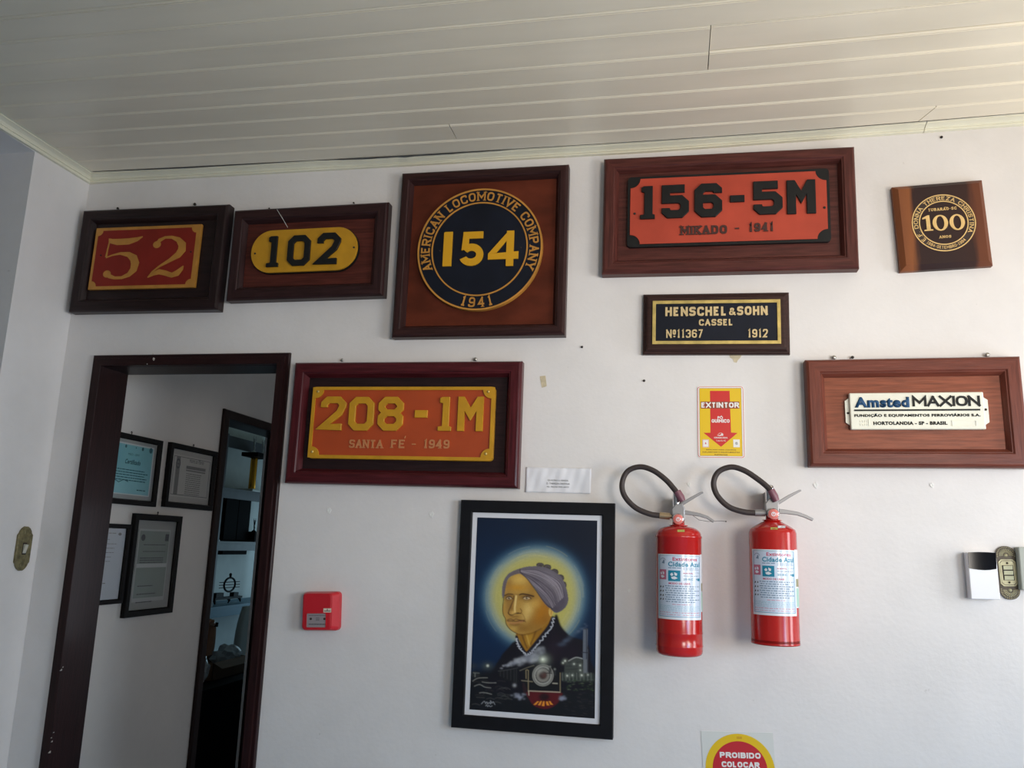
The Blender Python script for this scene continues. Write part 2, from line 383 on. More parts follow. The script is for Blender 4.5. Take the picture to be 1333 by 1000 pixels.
def font_text(name, s, x0, x1, z0, z1, y, m, parent, bold=0.0, shear=0.0, depth=0.0, fn=None, fit=True):
    c = bpy.data.curves.new(name, 'FONT'); c.body = s; c.size = 1; c.offset = bold; c.shear = shear; c.resolution_u = 3; c.space_character = 1 + bold * 2.2; c.align_x = 'LEFT'
    o = bpy.data.objects.new(name, c); COL.objects.link(o)
    dg = bpy.context.evaluated_depsgraph_get(); me = bpy.data.meshes.new_from_object(o.evaluated_get(dg))
    bpy.data.objects.remove(o); bpy.data.curves.remove(c)
    n = len(me.vertices); co = np.empty(n * 3); me.vertices.foreach_get('co', co); co = co.reshape(-1, 3)
    mn = co.min(0); mx = co.max(0)
    cap = .73 if not any(ch in s for ch in 'çÇgpqyj') else None
    out = np.empty_like(co)
    sx = (x1 - x0) / (mx[0] - mn[0]); sz = (z1 - z0) / (mx[1] - mn[1])
    out[:, 0] = x0 + (co[:, 0] - mn[0]) * sx; out[:, 2] = z0 + (co[:, 1] - mn[1]) * sz; out[:, 1] = y
    if fn:
        out = np.array([fn(*p) for p in out])
    me.vertices.foreach_set('co', out.ravel()); me.name = name
    me.materials.clear(); me.materials.append(m)
    bm = bmesh.new(); bm.from_mesh(me)
    if depth:
        ret = bmesh.ops.extrude_face_region(bm, geom=bm.faces[:])
        bmesh.ops.translate(bm, vec=(0, -depth, 0), verts=[g for g in ret['geom'] if isinstance(g, bmesh.types.BMVert)])
    bmesh.ops.recalc_face_normals(bm, faces=bm.faces); bm.to_mesh(me); bm.free()
    ob = bpy.data.objects.new(name, me); COL.objects.link(ob); ob.parent = parent
    return ob

# ------------------------------------------------------------------ structure
ZC = 2.877
def sag(x):
    u = (x + .1) / (2.1 if x < -.1 else 1.17); return ZC + min(.016 * u * u, .026)
XL = -2.204; XR = 2.2; YN = -4.15; TH = .13
OX0, OX1, OZ = -2.052, -1.327, 2.16          # rough opening of door_1
mb = MB()
mb.box(-4.0, OX0, 0, TH, 0, 3.0); mb.box(OX1, XR, 0, TH, 0, 3.0); mb.box(OX0, OX1, 0, TH, OZ, 3.0)
structure(mb.obj('wall_back', M_WALL))
# left wall: a short stretch, then an opening as high as the moulding
mb = MB(); mb.box(XL - .3, XL, -.279, 0, 0, 2.861); structure(mb.obj('wall_left', M_WALL))
mb = MB(); mb.box(XL - .3, XL, YN, 0, 2.861, 3.0); mb.box(XL - .3, XL, YN, -3.0, 0, 2.861); structure(mb.obj('wall_left_lintel', M_WALL))
# right wall with two windows, wall behind the camera with a door opening
mb = MB()
for y0, y1, z0, z1 in [(-.28, 0, 0, 3), (-1.2, -.82, 0, 3), (YN, -2.75, 0, 3)] + [(a, b, c, d) for a, b in ((-.82, -.28), (-2.75, -1.2)) for c, d in ((0, .95), (2.3, 3))]:
    mb.box(XR, XR + .15, y0, y1, z0, z1)
structure(mb.obj('wall_right', M_WALL2))
mb = MB(); mb.box(-4.0, -1.45, YN - .15, YN, 0, 3); mb.box(-.95, 1.15, YN - .15, YN, 0, 3); mb.box(2.05, XR, YN - .15, YN, 0, 3); mb.box(1.15, 2.05, YN - .15, YN, 0, 1.35); mb.box(1.15, 2.05, YN - .15, YN, 2.45, 3); mb.box(-1.45, -.95, YN - .15, YN, 2.15, 3)  # high opening at the right is made up to go with the rear fill
structure(mb.obj('wall_near', M_WALL2))
for i, (y0, y1) in enumerate(((-.82, -.28), (-2.75, -1.2))):
    w = bpy.data.objects.new('window_%d' % (i + 1), None); COL.objects.link(w); structure(w); w.location = (XR, (y0 + y1) / 2, .95)
    hw = (y1 - y0) / 2
    mb = MB(); mb.box(-.03, .05, -hw, -hw + .05, 0, 1.35); mb.box(-.03, .05, hw - .05, hw, 0, 1.35); mb.box(-.03, .05, -hw, hw, 0, .05); mb.box(-.03, .05, -hw, hw, 1.3, 1.35)
    mb.box(-.03, .03, -.02, .02, 0, 1.35)
    mb.obj('window_frame', M_DOOR[1], w)
mb = MB(); mb.box(-4.1, -4.0, YN - .15, TH, 0, 3); structure(mb.obj('wall_adjoining_left', M_WALL2))
mb = MB(); mb.box(-4.0, XL - .3, YN - .15, TH, 2.861, 2.9); structure(mb.obj('ceiling_adjoining', M_CEIL))
mb = MB(); mb.box(-4.1, XR + .15, YN - .15, TH, -.06, 0); structure(mb.obj('floor', M_FLOOR))
mb = MB(); mb.box(-4.1, XR + .15, YN - .15, TH, 3.0, 3.06); structure(mb.obj('roof_deck', M_WALL2))
# tongue-and-groove ceiling boards
ceiling = bpy.data.objects.new('ceiling', None); COL.objects.link(ceiling); structure(ceiling); ceiling.location = (0, 0, ZC)
SEAMS = [-.0475, -.0475, -.137, -.238, -.340, -.437, -.525, -.640, -.736, -.834]
while SEAMS[-1] > YN: SEAMS.append(SEAMS[-1] - .098)
JOINTS = {2: [(-.705, 0)], 1: [(.78, .03)], 5: [(.10, 0)], 6: [(.10, 0)], 7: [(.98, .03)], 8: [(.99, .05)]}
def board(y0, y1, x0, x1, drop, skew0=0, skew1=0):
    """one board with a chamfered long edge and a fine bead beside the seam"""
    prof = [(y0 + .0008, .014), (y0 + .0008, .004), (y0 + .0045, -.0006), (y0 + .0075, 0), (y0 + .0085, .003), (y0 + .0105, -.0006), (y0 + .013, -.0006), (y0 + .0145, .0), (y1 - .004, 0), (y1 - .0008, .0035), (y1 - .0008, .014)]
    n = max(2, int((x1 - x0) / .3)); vs = []
    for i in range(n + 1):
        x = x0 + (x1 - x0) * i / n
        for y, h in prof:
            sk = (skew0 if i == 0 else skew1 if i == n else 0) * ((y - y0) / (y1 - y0))
            vs.append((x + sk, y, sag(x) - ZC + h + drop))
    k = len(prof)
    fs = [(i * k + j, i * k + j + 1, (i + 1) * k + j + 1, (i + 1) * k + j) for i in range(n) for j in range(k - 1)]
    fs += [tuple(range(k)), tuple(n * k + j for j in range(k))[::-1]]
    m = MB(); m.add(vs, fs); return m
for i in range(1, len(SEAMS) - 1):
    y1, y0 = SEAMS[i], SEAMS[i + 1]
    xs = [XL + .001]; sk = [0]
    for x, s in JOINTS.get(i, []): xs += [x]; sk += [s]
    if i > 9: xs.append(random.uniform(-1.6, 1.8)); sk.append(0)
    xs.append(XR - .001); sk.append(0)
    for j in range(len(xs) - 1):
        dr = random.uniform(-.0006, .0006) + (.0025 if (i, j) in ((7, 1), (8, 1), (6, 1)) else 0)
        board(y0, y1, xs[j] + (.0012 if j else 0), xs[j + 1] - (.0012 if j < len(xs) - 2 else 0), dr, -sk[j], -sk[j + 1]).obj('ceiling_board', M_CEIL, ceiling)
mb = MB(); mb.box(XL, XR, YN, 0, .045, .06); mb.obj('backing_board', M_GAP, ceiling)  # dark sheet that colours in the shade seen through the board gaps

def crown(name, pts, dirn, drop):
    """moulding swept along pts; dirn = outward horizontal unit vector"""
    prof = [(0, 0), (.012, 0), (.014, .004), (.014, .0095), (.019, .0105), (.019, .014), (.024, .021), (.034, .0262), (.040, .028), (.040, .0305), (.050, .0315), (.050, .05), (0, .05)]
    vs = []; k = len(prof)
    for (x, y, zb, zt), mit in pts:
        for o, h in prof:
            hh = zb + (zt - zb) * min(h / .0315, 1.0)
            vs.append((x + dirn[0] * o + mit[0] * o, y + dirn[1] * o + mit[1] * o, hh))
    fs = [(i * k + j, i * k + (j + 1) % k, (i + 1) * k + (j + 1) % k, (i + 1) * k + j) for i in range(len(pts) - 1) for j in range(k)]
    fs += [tuple(range(k))[::-1], tuple((len(pts) - 1) * k + j for j in range(k))]
    m = MB(); m.add(vs, fs); return structure(m.obj(name, M_CROWN))
def zb(x):
    for (a, za), (b, zb_) in (((-2.2, 2.866), (-.1, 2.859)), ((-.1, 2.859), (1.07, 2.8755)), ((1.07, 2.8755), (2.2, 2.892))):
        if x <= b + 1e-6: return za + (zb_ - za) * (x - a) / (b - a)
    return 2.892
def gp(x):     # gap under the boards where the moulding has dropped
    return .004 * max(0, 1 - abs(x + 1.75) / .5) + ((.0075 + random.uniform(-.003, .002)) * max(0, 1 - abs(x + .88) / .35) ** .6 if abs(x + .88) < .35 else 0)
def run(x0, x1, n, m0):
    o = []
    for i in range(n + 1):
        x = x0 + (x1 - x0) * i / n; o.append(((x, 0, zb(x), sag(x) - .0012 - gp(x)), (m0, 0) if i == 0 and m0 else (0, 0)))
    return o
crown('trim_1', run(XL, .777, 90, 1), (0, -1), 0)
crown('trim_2', run(.779, XR, 4, 0), (0, -1), 0)
o = []
for i in range(9):
    y = YN * i / 8; o.append(((XL, y, 2.866 - .006 * min(1, i), sag(XL) - .001), (0, -1) if i == 0 else (0, 0)))
crown('trim_3', o, (1, 0), 0)

# ------------------------------------------------------------------ mitred frames
def frame_rails(parent, x0, x1, z0, z1, prof, mats, name='frame_rail', sides='TBLR', yback=0.0):
    """prof: (inset from the outer edge, height in front of the wall); one mesh per rail"""
    for s in sides:
        vs = []
        for e in (0, 1):
            for ins, h in prof:
                xa, xb, za, zb_ = x0 + ins, x1 - ins, z0 + ins, z1 - ins
                p = {'T': ((xa, zb_), (xb, zb_)), 'B': ((xa, za), (xb, za)), 'L': ((xa, za), (xa, zb_)), 'R': ((xb, za), (xb, zb_))}[s][e]
                vs.append((p[0], -h, p[1]))
        k = len(prof)
        fs = [(j, (j + 1) % k, k + (j + 1) % k, k + j) for j in range(k)] + [tuple(range(k)), tuple(range(k, 2 * k))[::-1]]
        m = MB(); m.add(vs, fs); m.obj(name, mats[0] if s in 'TB' else mats[1], parent)

class Sign:
    """a wall-hung thing measured off its front-face corners (tl, tr, br, bl) at depth Y"""
    def __init__(s, name, label, cat, corners, depth, group=None):
        P = [at(*c, -depth) for c in corners]; c = sum(P, Vector()) / 4
        t = (P[1] - P[0]) + (P[2] - P[3]); s.rot = math.atan2(t.z, t.x)
        s.w = ((P[1] - P[0]).length + (P[2] - P[3]).length) / 2; s.h = ((P[0] - P[3]).length + (P[1] - P[2]).length) / 2
        s.c = c; s.root = thing(name, label, cat, (c.x, 0, c.z), (0, -s.rot, 0), group)
    def loc(s, px, py, depth):
        p = at(px, py, -depth); d = Vector((p.x - s.c.x, p.z - s.c.z)); c, n = math.cos(-s.rot), math.sin(-s.rot)
        return d.x * c - d.y * n, d.x * n + d.y * c
    def box(s, cr, pts, depth):
        """axis-aligned local box from tl,tr,br,bl crop points"""
        q = [s.loc(*cr(*p), depth) for p in pts]
        return (q[0][0] + q[3][0]) / 2, (q[1][0] + q[2][0]) / 2, (q[2][1] + q[3][1]) / 2, (q[0][1] + q[1][1]) / 2
def framed(sg, rail, d, dp, fm, pm, step=.006, bead=True):
    w, h = sg.w / 2, sg.h / 2
    prof = [(0, .002), (0, d - .010), (.004, d - .003), (.009, d), (rail - .016, d), (rail - .012, d - .004), (rail - .010, d - .004), (rail, dp + .002), (rail, .002)]
    frame_rails(sg.root, -w, w, -h, h, prof, fm)
    m = MB(); m.box(-w + rail - .008, w - rail + .008, -dp, -.004, -h + rail - .008, h - rail + .008)
    m.obj('back_panel', pm, sg.root)
def screw(parent, x, z, depth, r=.004, m=None, name='screw'):
    b = MB(); b.lathe([(r, 0), (r, .0012), (r * .6, .0026), (r * .15, .0029)], (x, -depth, z), 14, 'y'); return b.obj(name, m or M_STEEL, parent)

# ---- 52
c1 = crop(60, 240, 4.1656)
s = Sign('locomotive_number_plaque', 'red and gold 52 number plaque in blackish wooden frame, leftmost by the corner', 'plaque', [(107, 273), (296, 265), (283, 402), (88, 406)], .046)
framed(s, .052, .046, .022, M_F52, M_F52[0])
x0, x1, z0, z1 = s.box(c1, [(275, 240), (845, 218), (810, 558), (232, 575)], .03)
m = MB(); m.box(x0, x1, -.034, -.022, z0, z1); plate = m.obj('number_plate', M_YELD, s.root, bevel=.0012)
b = .012; m = MB(); m.prism(notched(x0 + b, x1 - b * 1.5, z0 + b, z1 - b, .020), -.034, -.0346); m.obj('red_field', M_RED52, plate)
def old5(m, x, z, w, h, y0, y1):
    P = lambda u, v: Vector((x + u * w, z + v * h))
    strip(m, [P(.07, .99), P(.06, .9), P(.035, .72), P(.02, .54)], [.012*h/.16, .035*h, .035*h, .05*h], False, y0, y1)
    strip(m, [P(.07, .93), P(.3, .90), P(.62, .905), P(.85, .95), P(1.0, 1.01)], [.10*h, .15*h, .15*h, .10*h, .02*h], False, y0, y1)
    pts = [P(.02, .53), P(.2, .585), P(.42, .62), P(.66, .59), P(.82, .50), P(.885, .37), P(.86, .22), P(.74, .10), P(.55, .035), P(.35, .035), P(.2, .08), P(.10, .14)]
    strip(m, pts, [.03*h, .035*h, .06*h, .12*h, .18*h, .20*h, .17*h, .11*h, .07*h, .07*h, .10*h, .12*h], False, y0, y1)
    m.prism(ellipse(x + .115 * w, z + .135 * h, .11 * w, .085 * h, 20), y0, y1)
def old2(m, x, z, w, h, y0, y1):
    P = lambda u, v: Vector((x + u * w, z + v * h))
    pts = [P(.19, .82), P(.24, .90), P(.38, .965), P(.56, .965), P(.74, .90), P(.86, .78), P(.87, .65), P(.78, .53), P(.58, .41), P(.33, .28), P(.15, .15), P(.05, .02)]
    strip(m, pts, [.10*h, .09*h, .06*h, .07*h, .12*h, .18*h, .19*h, .16*h, .09*h, .05*h, .035*h, .03*h], False, y0, y1)
    m.prism(ellipse(x + .18 * w, z + .80 * h, .105 * w, .085 * h, 20), y0, y1)
    strip(m, [P(.04, .015), P(.18, .10), P(.33, .145), P(.5, .11), P(.68, .055), P(.82, .10), P(.92, .20), P(.96, .27)], [.02*h, .09*h, .12*h, .12*h, .11*h, .14*h, .09*h, .02*h], False, y0, y1)
x0, x1, z0, z1 = s.box(c1, [(330, 290), (515, 288), (500, 512), (308, 517)], .036)
m = MB(); old5(m, x0, z0, x1 - x0, z1 - z0, -.0345, -.0355); m.obj('digit', M_YELD, plate)
x0, x1, z0, z1 = s.box(c1, [(565, 282), (768, 276), (748, 502), (546, 510)], .036)
m = MB(); old2(m, x0, z0, x1 - x0, z1 - z0, -.0345, -.0355); m.obj('digit', M_YELD, plate)
for px, py in ((297, 385), (785, 366)): q = s.loc(*c1(px, py), .035); screw(plate, q[0], q[1], .0346, .003, M_BLACK)

# ---- 102
c2 = crop(280, 240, 5.554)
s = Sign('locomotive_number_plaque', 'yellow pill-shaped 102 number plate on dark framed board', 'plaque', [(303, 273), (504, 262), (499, 384), (294, 391)], .046)
framed(s, .052, .046, .024, M_F102, M_P102[0])
xl = s.loc(*c2(255, 500), .045)[0]; xr = s.loc(*c2(1030, 455), .045)[0]
zt = (s.loc(*c2(430, 328), .045)[1] + s.loc(*c2(900, 303), .045)[1]) / 2; zb_ = (s.loc(*c2(380, 640), .045)[1] + s.loc(*c2(850, 625), .045)[1]) / 2
tl = math.atan2(s.loc(*c2(900, 303), .045)[1] - s.loc(*c2(430, 328), .045)[1], s.loc(*c2(900, 303), .045)[0] - s.loc(*c2(430, 328), .045)[0])
r = (zt - zb_) / 2
m = MB(); m.prism(rrect(xl, xr, zb_, zt, r * .98, 12), -.036, -.024); m.obj('plate_backing', M_BLACK, s.root)
m = MB(); m.prism(rrect(xl + .002, xr - .002, zb_ + .002, zt - .002, r * .95, 12), -.044, -.036); plate = m.obj('number_plate', M_YEL, s.root, bevel=.002)
def block(ch, sg, cr, pts, t, y0, y1, mt, parent, rad=.13, seg=1, nm='digit'):
    x0, x1, z0, z1 = sg.box(cr, pts, -y1)
    m = MB(); H = z1 - z0; W = x1 - x0
    if ch == '1':
        tt = t * H
        cx = x0 + W * .56
        m.prism([(x0, z0), (x1, z0), (x1, z0 + .12 * H), (cx + tt / 2, z0 + .14 * H), (cx + tt / 2, z1), (cx - tt * .55, z1), (x0 + W * .08, z1 - .04 * H), (x0 + W * .08, z1 - .17 * H), (cx - tt / 2, z1 - .19 * H), (cx - tt / 2, z0 + .14 * H), (x0, z0 + .12 * H)], y0, y1)
    elif ch == 'M':
        tt = t * H * 1.02
        m.prism([(x0, z0), (x0 + tt, z0), (x0 + tt, z0 + H * .58), (x0 + W / 2, z0 + H * .30), (x1 - tt, z0 + H * .58), (x1 - tt, z0), (x1, z0), (x1, z1), (x1 - tt * .9, z1), (x0 + W / 2, z0 + H * .68), (x0 + tt * .9, z1), (x0, z1)], y0, y1)
    elif ch == '-': m.box(x0, x1, y1, y0, z0, z1)
    elif ch == 'A4':
        pass
    else: glyph(m, ch, x0, z0, W, H, t * H, y0, y1, rad=rad, seg=seg)
    return m.obj(nm, mt, parent, bevel=.0008, seg=1)
for ch, pts in (('1', [(385, 375), (462, 372), (457, 593), (365, 597)]), ('0', [(530, 369), (690, 364), (678, 582), (514, 590)]), ('2', [(742, 352), (912, 345), (893, 574), (728, 578)])):
    block(ch, s, c2, pts, .19, -.044, -.052, M_BLACK, plate)
for px, py in ((288, 500), (1003, 456)): q = s.loc(*c2(px, py), .045); screw(plate, q[0], q[1], .044, .0035, M_RUST)
q0 = at(*c2(443, 178), -.05); q1 = at(*c2(525, 312), -.052)
m = MB(); m.tube([q0 - Vector((0, -.004, 0)), (q0 + q1) / 2 + Vector((.002, -.003, 0)), q1], .0007, 6)
tag(m.obj('thread', mat('white thread', (.85, .85, .8), .5)), 'white thread hanging across the top of the 102 plaque', 'thread')

# ---- 154
c3 = crop(500, 200, 4.0)
s = Sign('locomotive_number_plaque', 'round blue-black and gold 154 builder plate on square framed board', 'plaque', [(522, 225), (740, 212), (735, 436), (509, 438)], .046)
framed(s, .042, .046, .022, M_F154, M_P154)
ex = [s.loc(*c3(*p), .038) for p in ((176, 510), (823, 490), (497, 182), (490, 818))]
cx = (ex[0][0] + ex[1][0]) / 2; cz = (ex[2][1] + ex[3][1]) / 2; R0 = ((ex[1][0] - ex[0][0]) + (ex[2][1] - ex[3][1])) / 4
m = MB(); m.prism(ellipse(cx, cz, R0, R0, 96), -.036, -.022); plate = m.obj('number_plate', M_YELD, s.root)
m = MB(); m.prism(ellipse(cx, cz, R0 * .985, R0 * .985, 96), -.0362, -.0372); m.obj('plate_field', M_NAVY, plate)
for ra, rb in ((1.0, .973), (.772, .75)):
    m = MB(); m.ring(ellipse(cx, cz, R0 * ra, R0 * ra, 96), ellipse(cx, cz, R0 * rb, R0 * rb, 96), -.036, -.0395); m.obj('raised_ring', M_YELD, plate)
m = MB(); arc_text(m, 'AMERICAN LOCOMOTIVE COMPANY', cx, cz, R0 * .80, R0 * .945, 203, -24, .18, -.037, -.0392, sp=.2, rad=.32, seg=5, serif=.0022); m.obj('lettering', M_YELD, plate)
m = MB(); arc_text(m, '1941', cx, cz, R0 * .79, R0 * .95, 254, 286, .17, -.037, -.0392, sp=.35, below=True, rad=.3, seg=5, serif=.002); m.obj('lettering', M_YELD, plate)
M154 = mat('chrome yellow paint', (.66, .33, .008), .4)
def d154(ch, pts):
    x0, x1, z0, z1 = s.box(c3, pts, .041); m = MB(); H = z1 - z0; W = x1 - x0; t = .23 * H
    if ch == '1': m.prism([(x0, z0), (x1, z0), (x1, z1), (x0 + W * .15, z1), (x0, z1 - .02 * H)], -.037, -.042)
    elif ch == '4':
        m.prism([(x0, z0 + .2 * H), (x0 + .62 * W, z0 + .2 * H), (x0 + .62 * W, z0), (x0 + .84 * W, z0), (x0 + .84 * W, z0 + .2 * H), (x1, z0 + .2 * H), (x1, z0 + .41 * H), (x0 + .84 * W, z0 + .41 * H), (x0 + .84 * W, z1), (x0 + .66 * W, z1), (x0, z0 + .36 * H)], -.037, -.0395)
        m = MB()
        for po in ([(x0, z0 + .2 * H), (x1, z0 + .2 * H), (x1, z0 + .41 * H), (x0, z0 + .36 * H)],
                   [(x0 + .60 * W, z0), (x0 + .84 * W, z0), (x0 + .84 * W, z1), (x0 + .60 * W, z1)],
                   [(x0, z0 + .36 * H), (x0 + .26 * W, z0 + .38 * H), (x0 + .66 * W, z0 + .78 * H), (x0 + .66 * W, z1)]): m.prism(po, -.037, -.042)
    else:
        P = lambda u, v: Vector((x0 + u * W, z0 + v * H))
        m.prism([(x0 + .1 * W, z1), (x0 + .95 * W, z1), (x0 + .95 * W, z1 - .2 * H), (x0 + .1 * W, z1 - .2 * H)], -.037, -.042)
        m.prism([(x0 + .1 * W, z1 - .1 * H), (x0 + .36 * W, z1 - .1 * H), (x0 + .34 * W, z0 + .5 * H), (x0 + .05 * W, z0 + .46 * H)], -.037, -.042)
        oc, ic = [], []
        for i in range(25):
            a_ = math.radians(143 - 300 * i / 24); oc.append((.47 + .52 * math.cos(a_), .325 + .325 * math.sin(a_))); ic.append((.47 + .22 * math.cos(a_), .325 + .115 * math.sin(a_)))
        for i in range(24): m.prism([(x0 + u_ * W, z0 + v_ * H) for u_, v_ in (oc[i], oc[i + 1], ic[i + 1], ic[i])], -.037, -.042)
    m.obj('digit', M154, plate)
d154('1', [(312, 409), (357, 407), (350, 585), (305, 588)])
d154('5', [(400, 409), (520, 405), (518, 583), (395, 586)])
d154('4', [(545, 404), (700, 402), (700, 584), (540, 588)])
for px, py in ((290, 507), (712, 490)): q = s.loc(*c3(px, py), .038); screw(plate, q[0], q[1], .0372, .003, M_RUST)

# ---- 156-5M
c4 = crop(770, 180, 3.7028)
s = Sign('locomotive_number_plaque', 'vermilion 156-5M plate with black corners, framed, under the crown moulding', 'plaque', [(786, 206), (1112, 189), (1120, 349), (783, 356)], .046)
framed(s, .050, .046, .022, M_F156, M_F156[0])
x0, x1, z0, z1 = s.box(c4, [(175, 190), (1143, 143), (1157, 500), (172, 523)], .036)
m = MB(); m.prism(rrect(x0, x1, z0, z1, .012), -.036, -.022); plate = m.obj('number_plate', M_BLACK, s.root, bevel=.0015)
m = MB(); m.prism(notched(x0 + .009, x1 - .009, z0 + .009, z1 - .009, .032, 8), -.0362, -.0385); m.obj('red_field', M_RED156, plate)
for ch, pts in (('1', [(235, 232), (300, 228), (312, 385), (235, 390)]), ('5', [(340, 225), (470, 222), (470, 380), (337, 385)]), ('6', [(495, 220), (627, 214), (633, 376), (498, 380)]),
                ('-', [(668, 275), (738, 272), (738, 304), (668, 307)]), ('5', [(780, 208), (920, 203), (922, 363), (782, 367)]), ('M', [(940, 203), (1078, 196), (1085, 360), (945, 364)])):
    block(ch, s, c4, pts, .235, -.0385, -.046, M_BLACK, plate, rad=.12)
M_BRN = mat('brown black paint', (.05, .012, .008), .5)
for t_, pts in (('MIKADO', [(430, 425), (653, 418), (655, 460), (428, 467)]), ('-', [(692, 432), (712, 431), (712, 437), (692, 438)]), ('1941', [(757, 410), (878, 405), (880, 447), (760, 452)])):
    a = s.box(c4, pts, .040); m = MB()
    if t_ == '-': m.box(a[0], a[1], -.041, -.0385, a[2], a[3])
    else: stroke_text(m, t_, *a, .24, -.0385, -.0412, sp=.16, rad=.3, seg=4, serif=.0032)
    m.obj('lettering', M_BRN, plate)
for px, py in ((208, 364), (1123, 335)): q = s.loc(*c4(px, py), .038); screw(plate, q[0], q[1], .0385, .004, M_RUST)

# ---- 100
c5 = crop(1150, 225, 7.4074)
s = Sign('centenary_plaque', 'small tilted brown wooden plaque with a gold ring around 100', 'plaque', [(1163, 242), (1279, 234), (1293, 342), (1176, 351)], .03)
w, h = s.w / 2, s.h / 2
m = MB(); bv = .011
m.add([(-w - .004, -.001, -h - .004), (w + .002, -.001, -h - .004), (w + .002, -.001, h + .002), (-w - .004, -.001, h + .002), (-w - .004, -.018, -h - .004), (w + .002, -.018, -h - .004), (w + .002, -.018, h + .002), (-w - .004, -.018, h + .002),
       (-w + bv, -.030, -h + bv), (w - bv, -.030, -h + bv), (w - bv, -.030, h - bv), (-w + bv, -.030, h - bv)],
      [(0, 1, 2, 3), (0, 4, 5, 1), (1, 5, 6, 2), (2, 6, 7, 3), (3, 7, 4, 0), (4, 8, 9, 5), (5, 9, 10, 6), (6, 10, 11, 7), (7, 11, 8, 4), (8, 11, 10, 9)])
def striped_wood():
    mt = bpy.data.materials.new('two-tone board'); mt.use_nodes = True; nt = mt.node_tree; N = nt.nodes; L = nt.links; b = N['Principled BSDF']
    b.inputs['Roughness'].default_value = .45; b.inputs['Specular IOR Level'].default_value = .2
    tc = N.new('ShaderNodeTexCoord'); sx = N.new('ShaderNodeSeparateXYZ'); L.new(tc.outputs['Object'], sx.inputs[0])
    no = N.new('ShaderNodeTexNoise'); no.inputs['Scale'].default_value = 8; mp = N.new('ShaderNodeMapping'); mp.inputs['Scale'].default_value = (6, 1, .8)
    L.new(tc.outputs['Object'], mp.inputs[0]); L.new(mp.outputs[0], no.inputs['Vector'])
    ad = N.new('ShaderNodeMath'); ad.operation = 'MULTIPLY_ADD'; ad.inputs[1].default_value = .03; L.new(no.outputs['Fac'], ad.inputs[0]); L.new(sx.outputs[0], ad.inputs[2])
    mr = N.new('ShaderNodeMapRange'); mr.inputs['From Min'].default_value = -.13; mr.inputs['From Max'].default_value = .16; L.new(ad.outputs[0], mr.inputs[0])
    r = N.new('ShaderNodeValToRGB'); e = r.color_ramp.elements
    e[0].position = .0; e[0].color = (.17, .055, .025, 1); e[1].position = .19; e[1].color = (.25, .085, .030, 1)
    for p, c in ((.25, (.032, .015, .014)), (.5, (.032, .017, .016)), (.76, (.04, .018, .015)), (.83, (.14, .045, .022)), (1.0, (.16, .052, .024))):
        k = e.new(p); k.color = (*c, 1)
    L.new(mr.outputs[0], r.inputs[0]); L.new(r.outputs[0], b.inputs['Base Color']); return mt
m.obj('board', striped_wood(), s.root)
ex = [s.loc(*c5(*p), .031) for p in ((272, 480), (895, 485), (580, 207), (600, 757))]
cx = (ex[0][0] + ex[1][0]) / 2; cz = (ex[2][1] + ex[3][1]) / 2; rx = (ex[1][0] - ex[0][0]) / 2; rz = (ex[2][1] - ex[3][1]) / 2
for a, b in ((1, .965), (.775, .74)):
    m = MB(); m.ring(ellipse(cx, cz, rx * a, rz * a), ellipse(cx, cz, rx * b, rz * b), -.030, -.0312); m.obj('gold_ring', M_GOLDLET, s.root)
m = MB(); m.ring(ellipse(cx, cz, rx * .965, rz * .965), ellipse(cx, cz, rx * .775, rz * .775), -.030, -.0303); m.obj('lettering_band', mat('dark engraved band', (.03, .014, .010), .5), s.root)
k = rz / rx
def sqz(x, y, z): return (x, y, cz + (z - cz) * k)
m = MB(); arc_text(m, 'E.F. DONNA THEREZA CHRISTINA', cx, cz, rx * .805, rx * .935, 222, -28, .15, -.030, -.0312, sp=.2, rad=.32, seg=4, serif=.0010); m.obj('lettering', M_GOLDLET, s.root, fn=sqz)
m = MB(); arc_text(m, '1884-SETEMBRO-1984', cx, cz, rx * .81, rx * .91, 228, 314, .16, -.030, -.0312, sp=.22, below=True, rad=.3, seg=4); m.obj('lettering', M_GOLDLET, s.root, fn=sqz)
for t_, pts in (('TUBARAO-SC', [(430, 340), (705, 332), (706, 358), (430, 366)]), ('ANOS', [(538, 605), (653, 602), (655, 626), (540, 630)])):
    m = MB(); stroke_text(m, t_, *s.box(c5, pts, .031), .2, -.030, -.0312, sp=.25, rad=.3, serif=.0009)
    if t_[0] == 'T':
        a = s.loc(*c5(599, 333), .031); strip(m, [Vector((a[0] - .004, a[1])), Vector((a[0] - .001, a[1] + .001)), Vector((a[0] + .001, a[1] - .0005)), Vector((a[0] + .004, a[1] + .0005))], .001, False, -.03, -.0312)
    m.obj('lettering', M_GOLDLET, s.root)
a = s.box(c5, [(372, 412), (470, 408), (478, 556), (388, 562)], .032)
m = MB(); W = a[1] - a[0]; H = a[3] - a[2]
m.prism([(a[0] + .1 * W, a[2]), (a[1], a[2]), (a[1], a[2] + .07 * H), (a[0] + .75 * W, a[2] + .09 * H), (a[0] + .75 * W, a[3]), (a[0] + .55 * W, a[3]), (a[0], a[3] - .15 * H), (a[0], a[3] - .24 * H), (a[0] + .36 * W, a[3] - .2 * H), (a[0] + .36 * W, a[2] + .09 * H), (a[0] + .1 * W, a[2] + .07 * H)], -.030, -.032)
m.obj('digit', M_GOLDLET, s.root)
for pts in ([(475, 408), (623, 402), (625, 556), (475, 560)], [(638, 400), (785, 396), (788, 550), (638, 553)]):
    a = s.box(c5, pts, .032); m = MB(); ex_, ez = (a[0] + a[1]) / 2, (a[2] + a[3]) / 2
    m.ring(ellipse(ex_, ez, (a[1] - a[0]) / 2, (a[3] - a[2]) / 2, 40), ellipse(ex_, ez, (a[1] - a[0]) * .25, (a[3] - a[2]) * .42, 40), -.030, -.032); m.obj('digit', M_GOLDLET, s.root)

